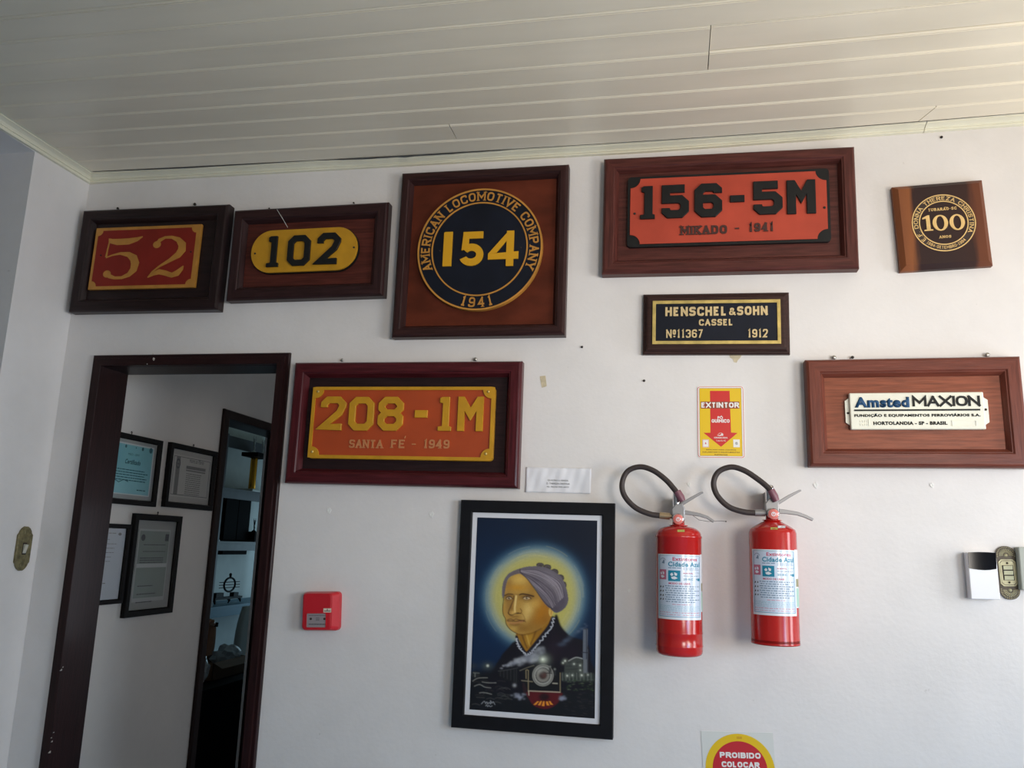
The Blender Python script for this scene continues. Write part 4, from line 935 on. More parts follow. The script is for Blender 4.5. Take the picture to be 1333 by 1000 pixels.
# white document, left, partly behind the jamb
root, w, h = hall_frame('framed_document', 'black framed white typed document, lower left of the hall wall by the jamb', .478 - .34, .478, 1.275, 1.588, .018, M_LGRAY, None, fm=M_BF)
b = MB(); bars(b, w - .16, w - .05, h - .018, 1, .01, .0025, -.008, -.0084); bars(b, w - .19, w - .045, h - .043, 6, .017, .0022, -.008, -.0084, .4); bars(b, w - .14, w - .08, -h + .065, 1, .01, .0035, -.008, -.0084); bars(b, w - .16, w - .12, -h + .022, 1, .01, .0025, -.008, -.0084)
b.prism(ellipse(w - .035, h - .022, .010, .006, 12), -.008, -.0084); b.obj('printed_text', M_MID, root)['kind'] = 'stuff'

# study furniture seen through the second doorway: shelving along the far wall
XS = XF + .34      # shelf fronts
M_BEAM = mat('grey shelf beam', (.075, .08, .095), .5, var=.2, vscale=6)
M_BLUESH = mat('blue shelf beam', (.07, .20, .30), .5)
M_DARK = mat('dark lacquer', (.004, .004, .005), .8, spec=.05)
def sp(px, py, X=XS): return at_x(px, py, X)
sz1 = sp(300, 635.5).z; sz2 = sp(300, 705).z; sz3 = sp(300, 788).z; sz0 = sp(310, 563).z
ya, yb = sp(262, 650).y - .5, sp(345, 640).y + .6
shelf = thing('shelving_unit', 'grey shelving with trophies seen through the second doorway', 'shelf', (XF, (ya + yb) / 2, 0))
oy = (ya + yb) / 2
for zt_, t_, mt in ((sz0, .10, M_BEAM), (sz1, .085, M_BEAM), (sz2, .075, M_BEAM), (sz3, .085, M_BLUESH)):
    b = MB(); b.box(.002, XS - XF - (.19 if zt_ == sz0 else 0), ya - oy, yb - oy, zt_ - .02, zt_); sh = b.obj('shelf_board', mt, shelf)
    dr_ = .19 if zt_ == sz0 else 0; b = MB(); b.box(XS - XF - .02 - dr_, XS - XF + .002 - dr_, ya - oy, yb - oy, zt_ - t_, zt_ - .0205); b.obj('front_rail', mt, sh)
for y in (ya, sp(290, 660).y, yb):
    b = MB(); b.box(XS - XF - .07, XS - XF - .022, y - oy - .032, y - oy + .032, 0, sz0 - .025); b.obj('upright', M_BEAM, shelf)

# dark cabinet between the shelves
p0, p1 = sp(295.5, 650, XS - .05), sp(325, 700, XS - .05)
t = thing('dark_cabinet', 'black box cabinet standing between two study shelves', 'cabinet', (XS - .17, (p0.y + p1.y) / 2, sz2))
hy = (p1.y - p0.y) / 2; hz = sz1 - .025 - sz2
b = MB(); b.box(-.10, .10, -hy, hy, .001, hz); b.obj('body', M_DARK, t, bevel=.004)
b = MB(); b.box(.10, .112, -hy + .012, -.004, .012, hz - .012); b.obj('door', M_DARK, t, bevel=.002)
b = MB(); b.box(.10, .112, .004, hy - .012, .012, hz - .012); b.obj('door', M_DARK, t, bevel=.002)
# hanging dark box below shelf two
p0, p1 = sp(290, 716, XS - .03), sp(321, 722, XS - .03)
b = MB(); b.box(XS - .2, XS - .03, p0.y, p1.y, p1.z, sz2 - .0215); o = b.obj('drawer', M_DARK, bevel=.003); o.parent = shelf; o.location = (-XF, -oy, 0)
# column trophy
M_GOLDC = mat('gold trophy column', (.85, .40, .04), .22, .9)
M_MARB = mat('pale marble', (.70, .72, .66), .3, var=.1)
M_SILV = mat('dull silver figure', (.50, .51, .52), .45, .2)
c0 = sp(325, 632, XS - .08)
t = thing('column_trophy', 'tall trophy with a gold column and silver figures on top shelf', 'trophy', (XS - .08, c0.y, sz1 + .001))
pxm = lambda d: d * (sp(326, 620, XS - .08).y - sp(316, 620, XS - .08).y) / 10
zof = lambda py: sp(327, py, XS - .08).z - sz1 - .001
b = MB(); b.box(-.09, .09, -pxm(8), pxm(18), 0, .02); b.obj('marble_base', M_MARB, t, bevel=.003)
b = MB(); b.lathe([(pxm(2.1), .0205), (pxm(2.3), .03), (pxm(2.3), zof(596)), (pxm(2.1), zof(594.5))], (0, pxm(3), 0), 28); b.obj('column', M_GOLDC, t)
b = MB(); b.box(-.08, .08, -pxm(4), pxm(18), zof(594.3), zof(589)); b.obj('top_plate', M_DARK, t, bevel=.003)
def figure(mb, cx, cy, z, H, arms=1):
    """small winged athlete figure: base, legs, torso, head, raised arms"""
    mb.lathe([(H * .16, 0), (H * .16, H * .05), (H * .07, H * .10), (H * .05, H * .16)], (cx, cy, z), 14)
    mb.tube([(cx, cy, z + H * .12), (cx, cy - H * .02, z + H * .35), (cx, cy, z + H * .52), (cx, cy, z + H * .68), (cx, cy, z + H * .74)], [H * .03, H * .04, H * .055, H * .075, H * .03], 8)
    mb.lathe([(H * .01, 0), (H * .045, H * .03), (H * .05, H * .06), (H * .01, H * .11)], (cx, cy, z + H * .75), 10)
    for s_ in (-1, 1): mb.tube([(cx, cy + s_ * H * .05, z + H * .68), (cx, cy + s_ * H * .16, z + H * .78), (cx, cy + s_ * H * .12, z + H * .98)], [H * .03, H * .022, H * .015], 6)
    mb.tube([(cx, cy, z + H * .42), (cx, cy + H * .1, z + H * .3), (cx, cy + H * .06, z + H * .14)], [H * .035, H * .03, H * .02], 6)
for dy, H in ((1.5, 23), (13.5, 21)):
    b = MB(); figure(b, 0, pxm(dy), zof(589) + .0005, abs(zof(589) - zof(589 - H))); b.obj('figure', M_SILV, t)
# small black figure
q = sp(329.5, 687, XS - .06)
b = MB(); figure(b, XS - .05, q.y, sz2 + .09, .12); b.box(XS - .09, XS - .01, q.y - .05, q.y + .05, sz2 + .001, sz2 + .09)
tag(b.obj('statuette_trophy', M_DARK), 'small black athlete statuette beside the dark cabinet', 'trophy')
# glass trophies on the left of the post
for i, (px, lab) in enumerate(((281, 'clear glass trophy on the middle study shelf, left of the post'),)):
    q = sp(px, 700, XS - .08)
    b = MB(); b.lathe([(.035, .001), (.035, .015), (.012, .02), (.016, .08), (.03, .16), (.024, .25), (.01, .31), (.004, .33)], (XS - .08, q.y, sz2), 10)
    tag(b.obj('glass_trophy', mat('sparkling glass', (.5, .52, .55), .08, .8), fix=True), lab, 'trophy')
# locomotive-wheel desk ornament silhouette on the third shelf
M_IRON = mat('black iron ornament', (.008, .010, .013), .6, spec=.15)
q = sp(296.5, 787, XS - .10)
t = thing('iron_ornament', 'black iron ornament with an oval ring on bowed feet, third study shelf', 'ornament', (XS - .10, q.y, sz3 + .001))
u = sp(306.5, 780, XS - .10).y - sp(296.5, 780, XS - .10).y; u /= 10; uz = (sp(296.5, 770, XS - .10).z - sp(296.5, 780, XS - .10).z) / 10     # metres per photo pixel at that depth
b = MB(); b.tube([(0, u * (7 * math.cos(2 * PI * i / 28)), uz * (24.5 + 9 * math.sin(2 * PI * i / 28))) for i in range(28)], uz * 1.3, 8, closed=True); b.lathe([(uz * 2.2, 0), (uz * 1.4, uz * 2), (uz * 2, uz * 5), (uz * 1.0, uz * 6.5)], (0, 0, uz * 33), 12); b.obj('oval_ring', M_IRON, t)
for k, z in enumerate((21, 24.5, 28)):
    b = MB(); b.tube([(0, -u * 13, uz * z), (0, u * 13, uz * (z - .4))], uz * .5, 6); b.obj('cross_bar', M_IRON, t)
b = MB(); b.box(-.03, .03, -u * 20, u * 14, uz * 6.2, uz * 9); b.box(-.02, .02, -u * 18, -u * 9, uz * 9, uz * 15); b.box(-.02, .02, u * 4, u * 10, uz * 9, uz * 14); b.obj('bar_base', M_IRON, t)
for a in (-18, 0, 14):
    b = MB(); b.tube([(0, u * a, uz * 7), (0, u * (a + 1.5), uz * 3.5), (0, u * (a + (2 if a else 0)), uz * .8)], [uz * 2.6, uz * 1.5, uz * .8], 8); b.obj('foot', M_IRON, t)

# desk, box, bags
XD = -2.62
dt = at_x(300, 889, XD); DZ_ = dt.z
t = thing('desk', 'dark desk in the study just behind the second doorway', 'desk', (XD - .20, dt.y, 0))
b = MB(); b.box(-.20, .20, -1.1, .9, DZ_ - .03, DZ_); b.obj('desk_top', M_DARK, t, bevel=.003)
b = MB(); b.box(.16, .18, -1.05, .85, .03, DZ_ - .031); b.obj('front_panel', M_DARK, t)
for a in (-1.05, .83):
    b = MB(); b.box(-.02, .16, a, a + .03, 0, DZ_ - .031); b.obj('side_panel', M_DARK, t)
m0 = (at_x(310, 870, XD - .12).y - at_x(300, 870, XD - .12).y) / 10
q = at_x(297, 888, XD - .12)
t = thing('cardboard_box', 'open cardboard box on the dark desk', 'box', (XD - .22, q.y, DZ_ + .0005))
M_CARD = mat('brown cardboard', (.20, .12, .07), .8, var=.12, vscale=9)
hz = at_x(297, 859, XD - .12).z - DZ_; hw = 20 * m0
b = MB(); b.box(-.10, .10, -hw, hw, 0, .004); b.box(.096, .10, -hw, hw, 0, hz); b.box(-.10, -.096, -hw, hw, 0, hz); b.box(-.10, .10, -hw, -hw + .004, 0, hz); b.box(-.10, .10, hw - .004, hw, 0, hz); b.obj('box_body', M_CARD, t)
b = MB(); b.add([(.10, -hw, hz), (.10, hw, hz), (.16, hw, hz - .03), (.16, -hw, hz - .03)], [(0, 1, 2, 3)]); b.obj('flap', M_CARD, t)
M_BAG = mat('translucent plastic bag', (.50, .56, .62), .35)
def crumple(name, label, cx, cy, cz, rx, ry, rz, seed):
    rnd = random.Random(seed); bm = bmesh.new(); bmesh.ops.create_icosphere(bm, subdivisions=3, radius=1)
    ph = [rnd.uniform(0, 6) for _ in range(6)]
    for v in bm.verts:
        c = v.co; k = 1 + .16 * math.sin(5 * c.x + ph[0]) * math.sin(6 * c.y + ph[1]) + .12 * math.sin(11 * c.z + 7 * c.y + ph[2]) + rnd.uniform(-.05, .05)
        v.co = Vector((c.x * rx * k, c.y * ry * k, max(c.z * k, -.7) * rz + rz * .7))
    me = bpy.data.meshes.new(name); bm.to_mesh(me); bm.free(); me.materials.append(M_BAG)
    o = bpy.data.objects.new(name, me); COL.objects.link(o); o.location = (cx, cy, cz); return tag(o, label, 'plastic bag')
q = at_x(273, 872, XD - .2); crumple('plastic_bag', 'crumpled pale plastic bag on the desk, left of the cardboard box', XD - .2, q.y - .18, DZ_ + .001, .09, .075, .10, 1)
q = at_x(296, 858, XD - .22); crumple('plastic_bag', 'crumpled pale plastic bag stuffed into the cardboard box', XD - .22, q.y, DZ_ + .03, .085, .11, .085, 2)

# white chair back behind the desk
XC = -3.12
q = at_x(322, 845, XC); zt_ = at_x(320, 790, XC).z
t = thing('office_chair', 'white curved chair back behind the study desk, right of the box', 'chair', (XC, q.y + .10, 0))
M_WC = mat('white chair shell', (.62, .66, .64), .4)
vs = []; fs = []; nu, nv = 10, 10; zc0 = .45
for i in range(nu + 1):
    for j in range(nv + 1):
        a = -1 + 2 * i / nu; v = j / nv; hw2 = .21 * (1 - .35 * max(0, v - .55) ** 2 * 5)
        vs.append((-.03 * a * a, a * hw2, zc0 + v * (zt_ - zc0)))
for i in range(nu):
    for j in range(nv): a = i * (nv + 1) + j; fs.append((a, a + nv + 1, a + nv + 2, a + 1))
b = MB(); b.add(vs, fs, True); o = b.obj('backrest', M_WC, t); k = o.modifiers.new('t', 'SOLIDIFY'); k.thickness = .03
b = MB(); b.box(-.42, -.02, -.22, .22, .42, .47); b.obj('seat', M_WC, t, bevel=.015)
b = MB(); b.tube([(-.22, 0, .42), (-.22, 0, .07)], .025, 12); b.obj('column', M_DARK, t)
for i in range(5):
    a = 2 * PI * i / 5; b = MB(); b.tube([(-.22, 0, .075), (-.22 + .26 * math.cos(a), .26 * math.sin(a), .03)], [.022, .014], 8); b.obj('leg', M_DARK, t)

# person seated at the desk: only a forearm with a watch shows past the door casing
XP = -3.04
w0 = at_x(281, 812, XP); e0 = at_x(274, 846, XP); hnd = at_x(266, 803, XP)
M_SKIN = mat('skin', (.42, .22, .13), .5, var=.08, vscale=20)
M_SHIRT = mat('dark shirt', (.03, .035, .045), .8)
def skinned(name, chain_sets, m, parent, sub=1):
    verts = []; edges = []; rad = []
    for ch, link in chain_sets:
        st = len(verts)
        for (p, r) in ch: verts.append(tuple(p)); rad.append(r)
        edges += [(st + i, st + i + 1) for i in range(len(ch) - 1)]
        if link is not None: edges.append((link, st))
    me = bpy.data.meshes.new(name); me.from_pydata(verts, edges, []); o = bpy.data.objects.new(name, me); COL.objects.link(o); o.parent = parent
    sk = o.modifiers.new('skin', 'SKIN'); sl = me.skin_vertices[0].data
    for i, r in enumerate(rad): sl[i].radius = (r, r); sl[i].use_root = (i == 0)
    sb = o.modifiers.new('sub', 'SUBSURF'); sb.levels = sub; sb.render_levels = sub
    me.materials.append(m); return o
px0 = Vector((XP - .33, w0.y - .42, .48))
t = thing('person', 'person seated at the study desk, bare forearm raised with a black wristwatch', 'person', (px0.x, px0.y, 0))
V3 = lambda x, y, z: Vector((x, y, z)); O = Vector((px0.x, px0.y, 0))
sh_r = V3(.0, .17, .98); sh_l = V3(.0, -.17, .98); el = e0 - O + V3(0, .0, -.02); wr = w0 - O; ha = hnd - O
wr = wr + V3(0, -.035, 0); ha = V3(wr.x + .02, wr.y - .10, wr.z + .025)
el = V3(wr.x, wr.y - .03, DZ_ + .045)
body = [([(V3(0, 0, .50), .13), (V3(0, 0, .68), .13), (V3(0, 0, .86), .145), (V3(0, 0, 1.00), .10), (V3(0.01, 0, 1.09), .055), (V3(.015, 0, 1.17), .075), (V3(.015, 0, 1.26), .09), (V3(.01, 0, 1.33), .06)], None),
        ([(sh_r, .065), ((sh_r + el) / 2 + V3(0, .02, -.03), .05), (el, .038), ((el + wr) / 2 + V3(0, .005, 0), .037), (wr, .026), (wr + (ha - wr) * .5, .030), (ha, .022)], 3),
        ([(sh_l, .065), (V3(.08, -.24, .80), .048), (V3(.22, -.12, .76), .038), (V3(.33, .0, .755), .026)], 3),
        ([(V3(.05, .10, .50), .085), (V3(.33, .12, .50), .075), (V3(.36, .12, .25), .05), (V3(.35, .12, .06), .04), (V3(.45, .13, .045), .03)], 0),
        ([(V3(.05, -.10, .50), .085), (V3(.30, -.12, .50), .075), (V3(.34, -.12, .25), .05), (V3(.33, -.12, .06), .04), (V3(.42, -.13, .045), .03)], 0)]
body = [([(V3(-p.x, p.y, p.z) if False else p, r) for p, r in ch], l) for ch, l in body]
bo = skinned('body', body, M_SKIN, t)
shirt = skinned('shirt', [([(V3(0, 0, .55), .145), (V3(0, 0, .68), .145), (V3(0, 0, .86), .158), (V3(0, 0, 1.00), .112), (V3(.005, 0, 1.04), .07)], None),
                 ([(sh_r, .078), (sh_r + ((sh_r + el) / 2 + V3(0, .02, -.03) - sh_r) * .8, .062)], 3), ([(sh_l, .078), (V3(.07, -.23, .83), .060)], 3)], M_SHIRT, t)
skinned('hair', [([(V3(-.01, 0, 1.22), .085), (V3(-.01, 0, 1.29), .10), (V3(0, 0, 1.35), .07)], None)], M_DARK, t)
for i, (dx, dy, L_) in enumerate(((.02, -.02, .07), (.008, -.03, .08), (-.006, -.03, .075), (-.018, -.022, .06))):
    a = ha + V3(dx * .6, 0, .0); skinned('finger', [([(a, .010), (a + V3(dx * .3, -L_ * .5, .0), .0095), (a + V3(dx * .3 + .005, -L_ * .8, -.025), .008), (a + V3(dx * .3 + .01, -L_ * .75, -.045), .007)], None)], M_SKIN, t)
skinned('thumb', [([(wr + (ha - wr) * .45, .013), (wr + (ha - wr) * .6 + V3(.03, -.01, .015), .011), (wr + (ha - wr) * .8 + V3(.045, -.02, .005), .009)], None)], M_SKIN, t)
b = MB(); dirw = (wr - el).normalized(); b.tube([wr - dirw * .016, wr + dirw * .012], .034, 16); b.obj('wristwatch', M_DARK, t)
t = thing('desk_stool', 'dark stool under the person in the study', 'stool', (px0.x, px0.y, 0))
b = MB(); b.lathe([(.16, .34), (.18, .35), (.18, .38), (.15, .395)], (0, 0, 0), 24); b.obj('seat', M_DARK, t)
for i in range(4):
    a = PI / 4 + i * PI / 2; b = MB(); b.tube([(.10 * math.cos(a), .10 * math.sin(a), .345), (.17 * math.cos(a), .17 * math.sin(a), 0)], .014, 8); b.obj('leg', M_DARK, t)

# ------------------------------------------------------------------ portrait painting
c12 = crop(580, 640, 3.0304)
s = Sign('framed_portrait', 'black framed painting of an old woman with halo above a steam train', 'picture', [(600, 650), (799, 656), (799, 963), (587, 948)], .032)
w, h = s.w / 2, s.h / 2
M_BLK = (mat('black satin frame', (.006, .006, .008), .5, spec=.2, var=.2, vscale=30), ) * 2
ix0, ix1, iz0, iz1 = s.box(c12, [(103, 80), (611, 95), (608, 920), (73, 885)], .028)
rail_ = ((ix0 + w) + (w - ix1) + (iz0 + h) + (h - iz1)) / 4
frame_rails(s.root, -w, w, -h, h, [(0, .001), (0, .030), (.002, .032), (rail_ - .003, .032), (rail_, .029), (rail_, .001)], M_BLK)
x0, x1, z0, z1 = -w + rail_ - .002, w - rail_ + .002, -h + rail_ - .002, h - rail_ + .002
b = MB(); b.box(x0, x1, -.022, -.004, z0, z1); b.obj('white_mat', mat('white mat board', (.74, .74, .78), .5), s.root)
mt_ = .0175
PX0, PX1, PZ0, PZ1 = x0 + mt_, x1 - mt_, z0 + mt_, z1 - mt_
#__PAINT__
# painting evaluated on a dense grid of coloured vertices
NX, NZ = 250, 420
QUAD = [(621.9, 674), (774, 679), (773.4, 934.8), (613.8, 923)]           # where those corners lie in the reference
U, Vv = np.meshgrid((np.arange(NX) + .5) / NX, (np.arange(NZ) + .5) / NZ)  # v = 0 at the top
def homog(q):
    src = [(0, 0), (1, 0), (1, 1), (0, 1)]; A = []; B_ = []
    for (u, v), (x, y) in zip(src, q):
        A.append([u, v, 1, 0, 0, 0, -x * u, -x * v]); B_.append(x); A.append([0, 0, 0, u, v, 1, -y * u, -y * v]); B_.append(y)
    hh = np.linalg.solve(np.array(A, float), np.array(B_, float)); return np.append(hh, 1).reshape(3, 3)
Hm = homog(QUAD); den = Hm[2, 0] * U + Hm[2, 1] * Vv + 1
GX = (Hm[0, 0] * U + Hm[0, 1] * Vv + Hm[0, 2]) / den; GY = (Hm[1, 0] * U + Hm[1, 1] * Vv + Hm[1, 2]) / den
IMG = np.zeros((NZ, NX, 3))
PPU = NX / 155.0       # grid cells per reference pixel
def blur(a, sig):
    sig *= PPU
    if sig < .3: return a
    r = int(3 * sig) + 1; k = np.exp(-.5 * (np.arange(-r, r + 1) / sig) ** 2); k /= k.sum()
    a = np.pad(a, r, mode='edge')
    a = np.apply_along_axis(lambda m_: np.convolve(m_, k, 'valid'), 0, a); return np.apply_along_axis(lambda m_: np.convolve(m_, k, 'valid'), 1, a)
def spline(pts, closed=True, n=6):
    P_ = [np.array(p, float) for p in pts]; k = len(P_); o = []
    for i in range(k if closed else k - 1):
        p0 = P_[i - 1] if (closed or i > 0) else P_[i]; p1 = P_[i]; p2 = P_[(i + 1) % k]; p3 = P_[(i + 2) % k] if (closed or i < k - 2) else P_[i + 1]
        for j in range(n):
            t_ = j / n; o.append(.5 * (2 * p1 + (p2 - p0) * t_ + (2 * p0 - 5 * p1 + 4 * p2 - p3) * t_ ** 2 + (3 * p1 - p0 - 3 * p2 + p3) * t_ ** 3))
    if not closed: o.append(P_[-1])
    return o
def mask(poly):
    m_ = np.zeros(GX.shape, bool); k = len(poly)
    for i in range(k):
        xa, ya_ = poly[i]; xb, yb_ = poly[(i + 1) % k]
        if ya_ == yb_: continue
        c_ = ((ya_ > GY) != (yb_ > GY)) & (GX < (xb - xa) * (GY - ya_) / (yb_ - ya_) + xa); m_ ^= c_
    return m_.astype(float)
def C255(c): return np.array([((v / 255) / 12.92 if v / 255 <= .04045 else ((v / 255 + .055) / 1.055) ** 2.4) for v in c])
def comp(a, col): 
    global IMG
    IMG = IMG * (1 - a[..., None]) + C255(col) * a[..., None]
def fill(pts, col, soft=.35, al=1.0, cr=None, smooth=True, clip=None):
    if cr: pts = [cr(*p) for p in pts]
    a = blur(mask(spline(pts) if smooth else pts), soft) * al
    if clip is not None: a = a * clip
    comp(a, col); return a
def line(pts, col, wd=.6, soft=.4, al=1.0, cr=None, smooth=True, clip=None):
    wd *= 1.35; al = min(1, al * 1.15)
    if cr: pts = [cr(*p) for p in pts]
    P_ = spline(pts, False) if smooth else [np.array(p, float) for p in pts]
    x0_ = min(p[0] for p in P_) - 4; x1_ = max(p[0] for p in P_) + 4; y0_ = min(p[1] for p in P_) - 4; y1_ = max(p[1] for p in P_) + 4
    sel = (GX > x0_) & (GX < x1_) & (GY > y0_) & (GY < y1_); gx, gy = GX[sel], GY[sel]; d = np.full(gx.shape, 1e9)
    for a_, b_ in zip(P_[:-1], P_[1:]):
        v = b_ - a_; L_ = v @ v
        if L_ < 1e-9: continue
        t_ = np.clip(((gx - a_[0]) * v[0] + (gy - a_[1]) * v[1]) / L_, 0, 1); d = np.minimum(d, np.hypot(gx - a_[0] - t_ * v[0], gy - a_[1] - t_ * v[1]))
    a = np.zeros(GX.shape); a[sel] = np.clip((wd / 2 + soft - d) / (2 * soft) + .0, 0, 1) * al
    if clip is not None: a = a * clip
    comp(a, col)
def blob(x, y, rx, ry, col, al=1.0, p=1.0, cr=None, clip=None, rot=0):
    if cr: x, y = cr(x, y)
    dx, dy = GX - x, GY - y; c_, s_ = math.cos(rot), math.sin(rot)
    a = np.exp(-(((dx * c_ + dy * s_) / rx) ** 2 + ((-dx * s_ + dy * c_) / ry) ** 2) ** p) * al
    if clip is not None: a = a * clip
    comp(a, col)
cA = crop(620, 720, 7.14); cB = crop(690, 720, 7.14); cC = crop(600, 840, 9.09); cD = crop(680, 830, 8.33); cE = crop(640, 720, 4.543)
rn = np.random.RandomState(3)
# sky and halo
IMG[:] = C255((14, 27, 46))
blob(640, 800, 60, 100, (8, 42, 78), .75); blob(760, 800, 30, 70, (8, 34, 66), .6); blob(770, 690, 60, 50, (16, 22, 36), .8); blob(620, 675, 50, 25, (12, 26, 48), .7)
rr = np.hypot((GX - 696) / 1.0, (GY - 778) / 1.04); ang = np.arctan2(GY - 778, GX - 696)
rr = rr + 1.2 * np.sin(3 * ang + 1)
def ringm(r1, soft): return 1 / (1 + np.exp((rr - r1) / soft))
comp(ringm(68, 2.8) * .85, (26, 70, 104)); comp(ringm(63, 2.4), (92, 128, 146)); comp(ringm(58, 2.4), (150, 160, 144)); comp(ringm(53, 2.4), (176, 170, 104)); comp(ringm(47, 3.0) * .6, (188, 176, 86))
for k in range(60):
    a0_ = rn.uniform(0, 6.28); r0_ = rn.uniform(40, 66); cc = [(222, 208, 120), (170, 165, 96), (190, 195, 180)][k % 3]
    line([(696 + r0_ * math.cos(a0_ + .09 * i), 778 + 1.04 * r0_ * math.sin(a0_ + .09 * i)) for i in range(6)], cc, .5, .5, .16)
# dark lower landscape
fill([(605, 880), (625, 872), (650, 868), (690, 860), (740, 870), (790, 866), (790, 950), (600, 950)], (17, 19, 24), 4, 1, smooth=False)
# dress
fill([(640, 880), (652, 856), (662, 843), (672, 834), (690, 838), (718, 806), (724, 800), (730, 815), (742, 828), (762, 836), (768, 860), (768, 900), (640, 900)], (17, 15, 24), .8)
blob(722, 842, 14, 16, (42, 28, 42), .5); blob(745, 850, 12, 14, (30, 22, 34), .6)
# neck
fill([(380, 735), (400, 800), (440, 870), (480, 915), (540, 850), (600, 780), (650, 700), (690, 600), (560, 560)], (150, 104, 30), .4, 1, cA)
blob(500, 800, 5, 9, (188, 140, 44), .8, cr=cA); line([(430, 760), (450, 820), (475, 880)], (96, 62, 22), 1.4, .8, .7, cA); line([(560, 700), (530, 790), (500, 860)], (104, 66, 20), 1.6, 1, .7, cA)
line([(470, 760), (490, 830), (500, 860)], (215, 175, 84), 1.1, .9, .5, cA)
# face
face = [(405, 190), (330, 215), (290, 260), (272, 320), (265, 390), (262, 450), (248, 510), (252, 560), (275, 600), (282, 650), (320, 705), (380, 745), (440, 752), (500, 735), (580, 710), (640, 660), (690, 600), (700, 540), (660, 490), (600, 420), (540, 340), (480, 250)]
fm_ = fill(face, (182, 140, 66), .35, 1, cA)
blob(640, 500, 12, 18, (150, 98, 26), .8, cr=cA, clip=fm_); blob(560, 640, 16, 9, (140, 94, 34), .75, cr=cA, clip=fm_); blob(300, 480, 4, 12, (150, 108, 52), .7, cr=cA, clip=fm_)
blob(430, 700, 16, 5, (134, 92, 38), .8, cr=cA, clip=fm_); blob(305, 300, 5, 9, (140, 100, 50), .6, cr=cA, clip=fm_); blob(520, 330, 7, 12, (150, 104, 38), .6, cr=cA, clip=fm_)
blob(600, 560, 9, 16, (176, 112, 20), .85, cr=cA, clip=fm_, rot=.3); blob(640, 620, 8, 8, (150, 96, 22), .7, cr=cA, clip=fm_)
blob(520, 700, 14, 6, (150, 108, 40), .6, cr=cA, clip=fm_); blob(380, 320, 12, 4, (196, 136, 30), .7, cr=cA, clip=fm_); blob(400, 245, 9, 6, (222, 182, 92), .7, cr=cA, clip=fm_)
blob(480, 520, 6, 8, (226, 192, 112), .7, cr=cA, clip=fm_); blob(460, 590, 5, 6, (218, 182, 104), .6, cr=cA, clip=fm_); blob(350, 700, 6, 4, (204, 168, 84), .6, cr=cA, clip=fm_)
blob(545, 470, 7, 6, (214, 168, 80), .5, cr=cA, clip=fm_)
line([(268, 330), (258, 420), (250, 510), (256, 570), (276, 610), (284, 660), (325, 712), (385, 748)], (74, 48, 20), .7, .5, .9, cA)
line([(385, 750), (440, 757), (520, 742), (600, 700)], (100, 66, 24), 1.2, 1.0, .6, cA)
# eye sockets, brows
blob(305, 412, 6, 4.2, (92, 58, 28), .85, cr=cA, clip=fm_); blob(465, 410, 9, 4.2, (92, 58, 28), .85, cr=cA, clip=fm_); blob(330, 500, 2.5, 9, (120, 80, 36), .6, cr=cA, clip=fm_); blob(360, 590, 7, 1.6, (120, 78, 38), .6, cr=cA, clip=fm_); blob(370, 665, 8, 1.8, (124, 84, 40), .6, cr=cA, clip=fm_)
line([(268, 395), (300, 380), (345, 385)], (70, 44, 24), 1.0, .5, .95, cA); line([(400, 388), (430, 380), (480, 388), (530, 402)], (62, 38, 22), 1.3, .5, .95, cA)
line([(345, 385), (372, 382), (400, 388)], (150, 108, 50), .8, .6, .6, cA)
for ex_, ey, ww in ((308, 418, 26), (468, 418, 34)):
    fill([(ex_ - ww, ey + 2), (ex_ - ww * .4, ey - 12), (ex_ + ww * .4, ey - 11), (ex_ + ww, ey + 4), (ex_ + ww * .3, ey + 13), (ex_ - ww * .5, ey + 13)], (200, 172, 128), .2, 1, cA)
    fill([(ex_ - 13, ey), (ex_, ey - 12), (ex_ + 12, ey), (ex_, ey + 12)], (78, 52, 30), .2, 1, cA); blob(ex_ + 4, ey - 3, .5, .5, (240, 230, 200), .9, cr=cA)
    line([(ex_ - ww, ey + 2), (ex_ - ww * .4, ey - 13), (ex_ + ww * .4, ey - 12), (ex_ + ww + 6, ey + 6)], (52, 32, 20), .7, .35, .95, cA)
    line([(ex_ - ww * .8, ey + 10), (ex_, ey + 17), (ex_ + ww, ey + 8)], (110, 74, 36), .5, .4, .8, cA)
    line([(ex_ - ww * .8, ey + 30), (ex_, ey + 36), (ex_ + ww, ey + 24)], (150, 108, 48), .6, .6, .5, cA)
# nose
line([(352, 400), (345, 440), (325, 490), (308, 530), (302, 556)], (92, 60, 28), 1.0, .6, .9, cA); line([(372, 400), (366, 450), (360, 510), (362, 545)], (236, 206, 132), 1.5, .8, .75, cA)
line([(302, 552), (312, 570), (336, 576), (356, 566), (384, 556), (414, 560)], (78, 48, 22), 1.0, .4, .95, cA); line([(414, 560), (424, 540), (410, 516)], (120, 80, 34), .8, .5, .8, cA)
blob(385, 560, 1.6, .8, (60, 36, 18), .8, cr=cA); blob(324, 572, 1.4, .7, (66, 40, 20), .7, cr=cA); blob(345, 552, 3.2, 2.6, (222, 178, 94), .6, cr=cA)
line([(425, 560), (445, 590), (455, 625)], (140, 98, 44), .8, .7, .6, cA)
# mouth
line([(296, 618), (325, 612), (350, 620), (372, 612), (410, 622), (446, 624)], (108, 68, 40), 1.0, .5, .8, cA); line([(292, 628), (340, 630), (372, 632), (412, 628), (448, 632)], (70, 40, 24), .8, .35, 1, cA)
line([(305, 642), (350, 650), (400, 642), (430, 636)], (172, 116, 72), 1.6, .7, .7, cA); line([(320, 662), (360, 668), (400, 658)], (130, 90, 42), .8, .6, .6, cA); line([(446, 622), (460, 640)], (120, 80, 40), .8, .5, .7, cA)
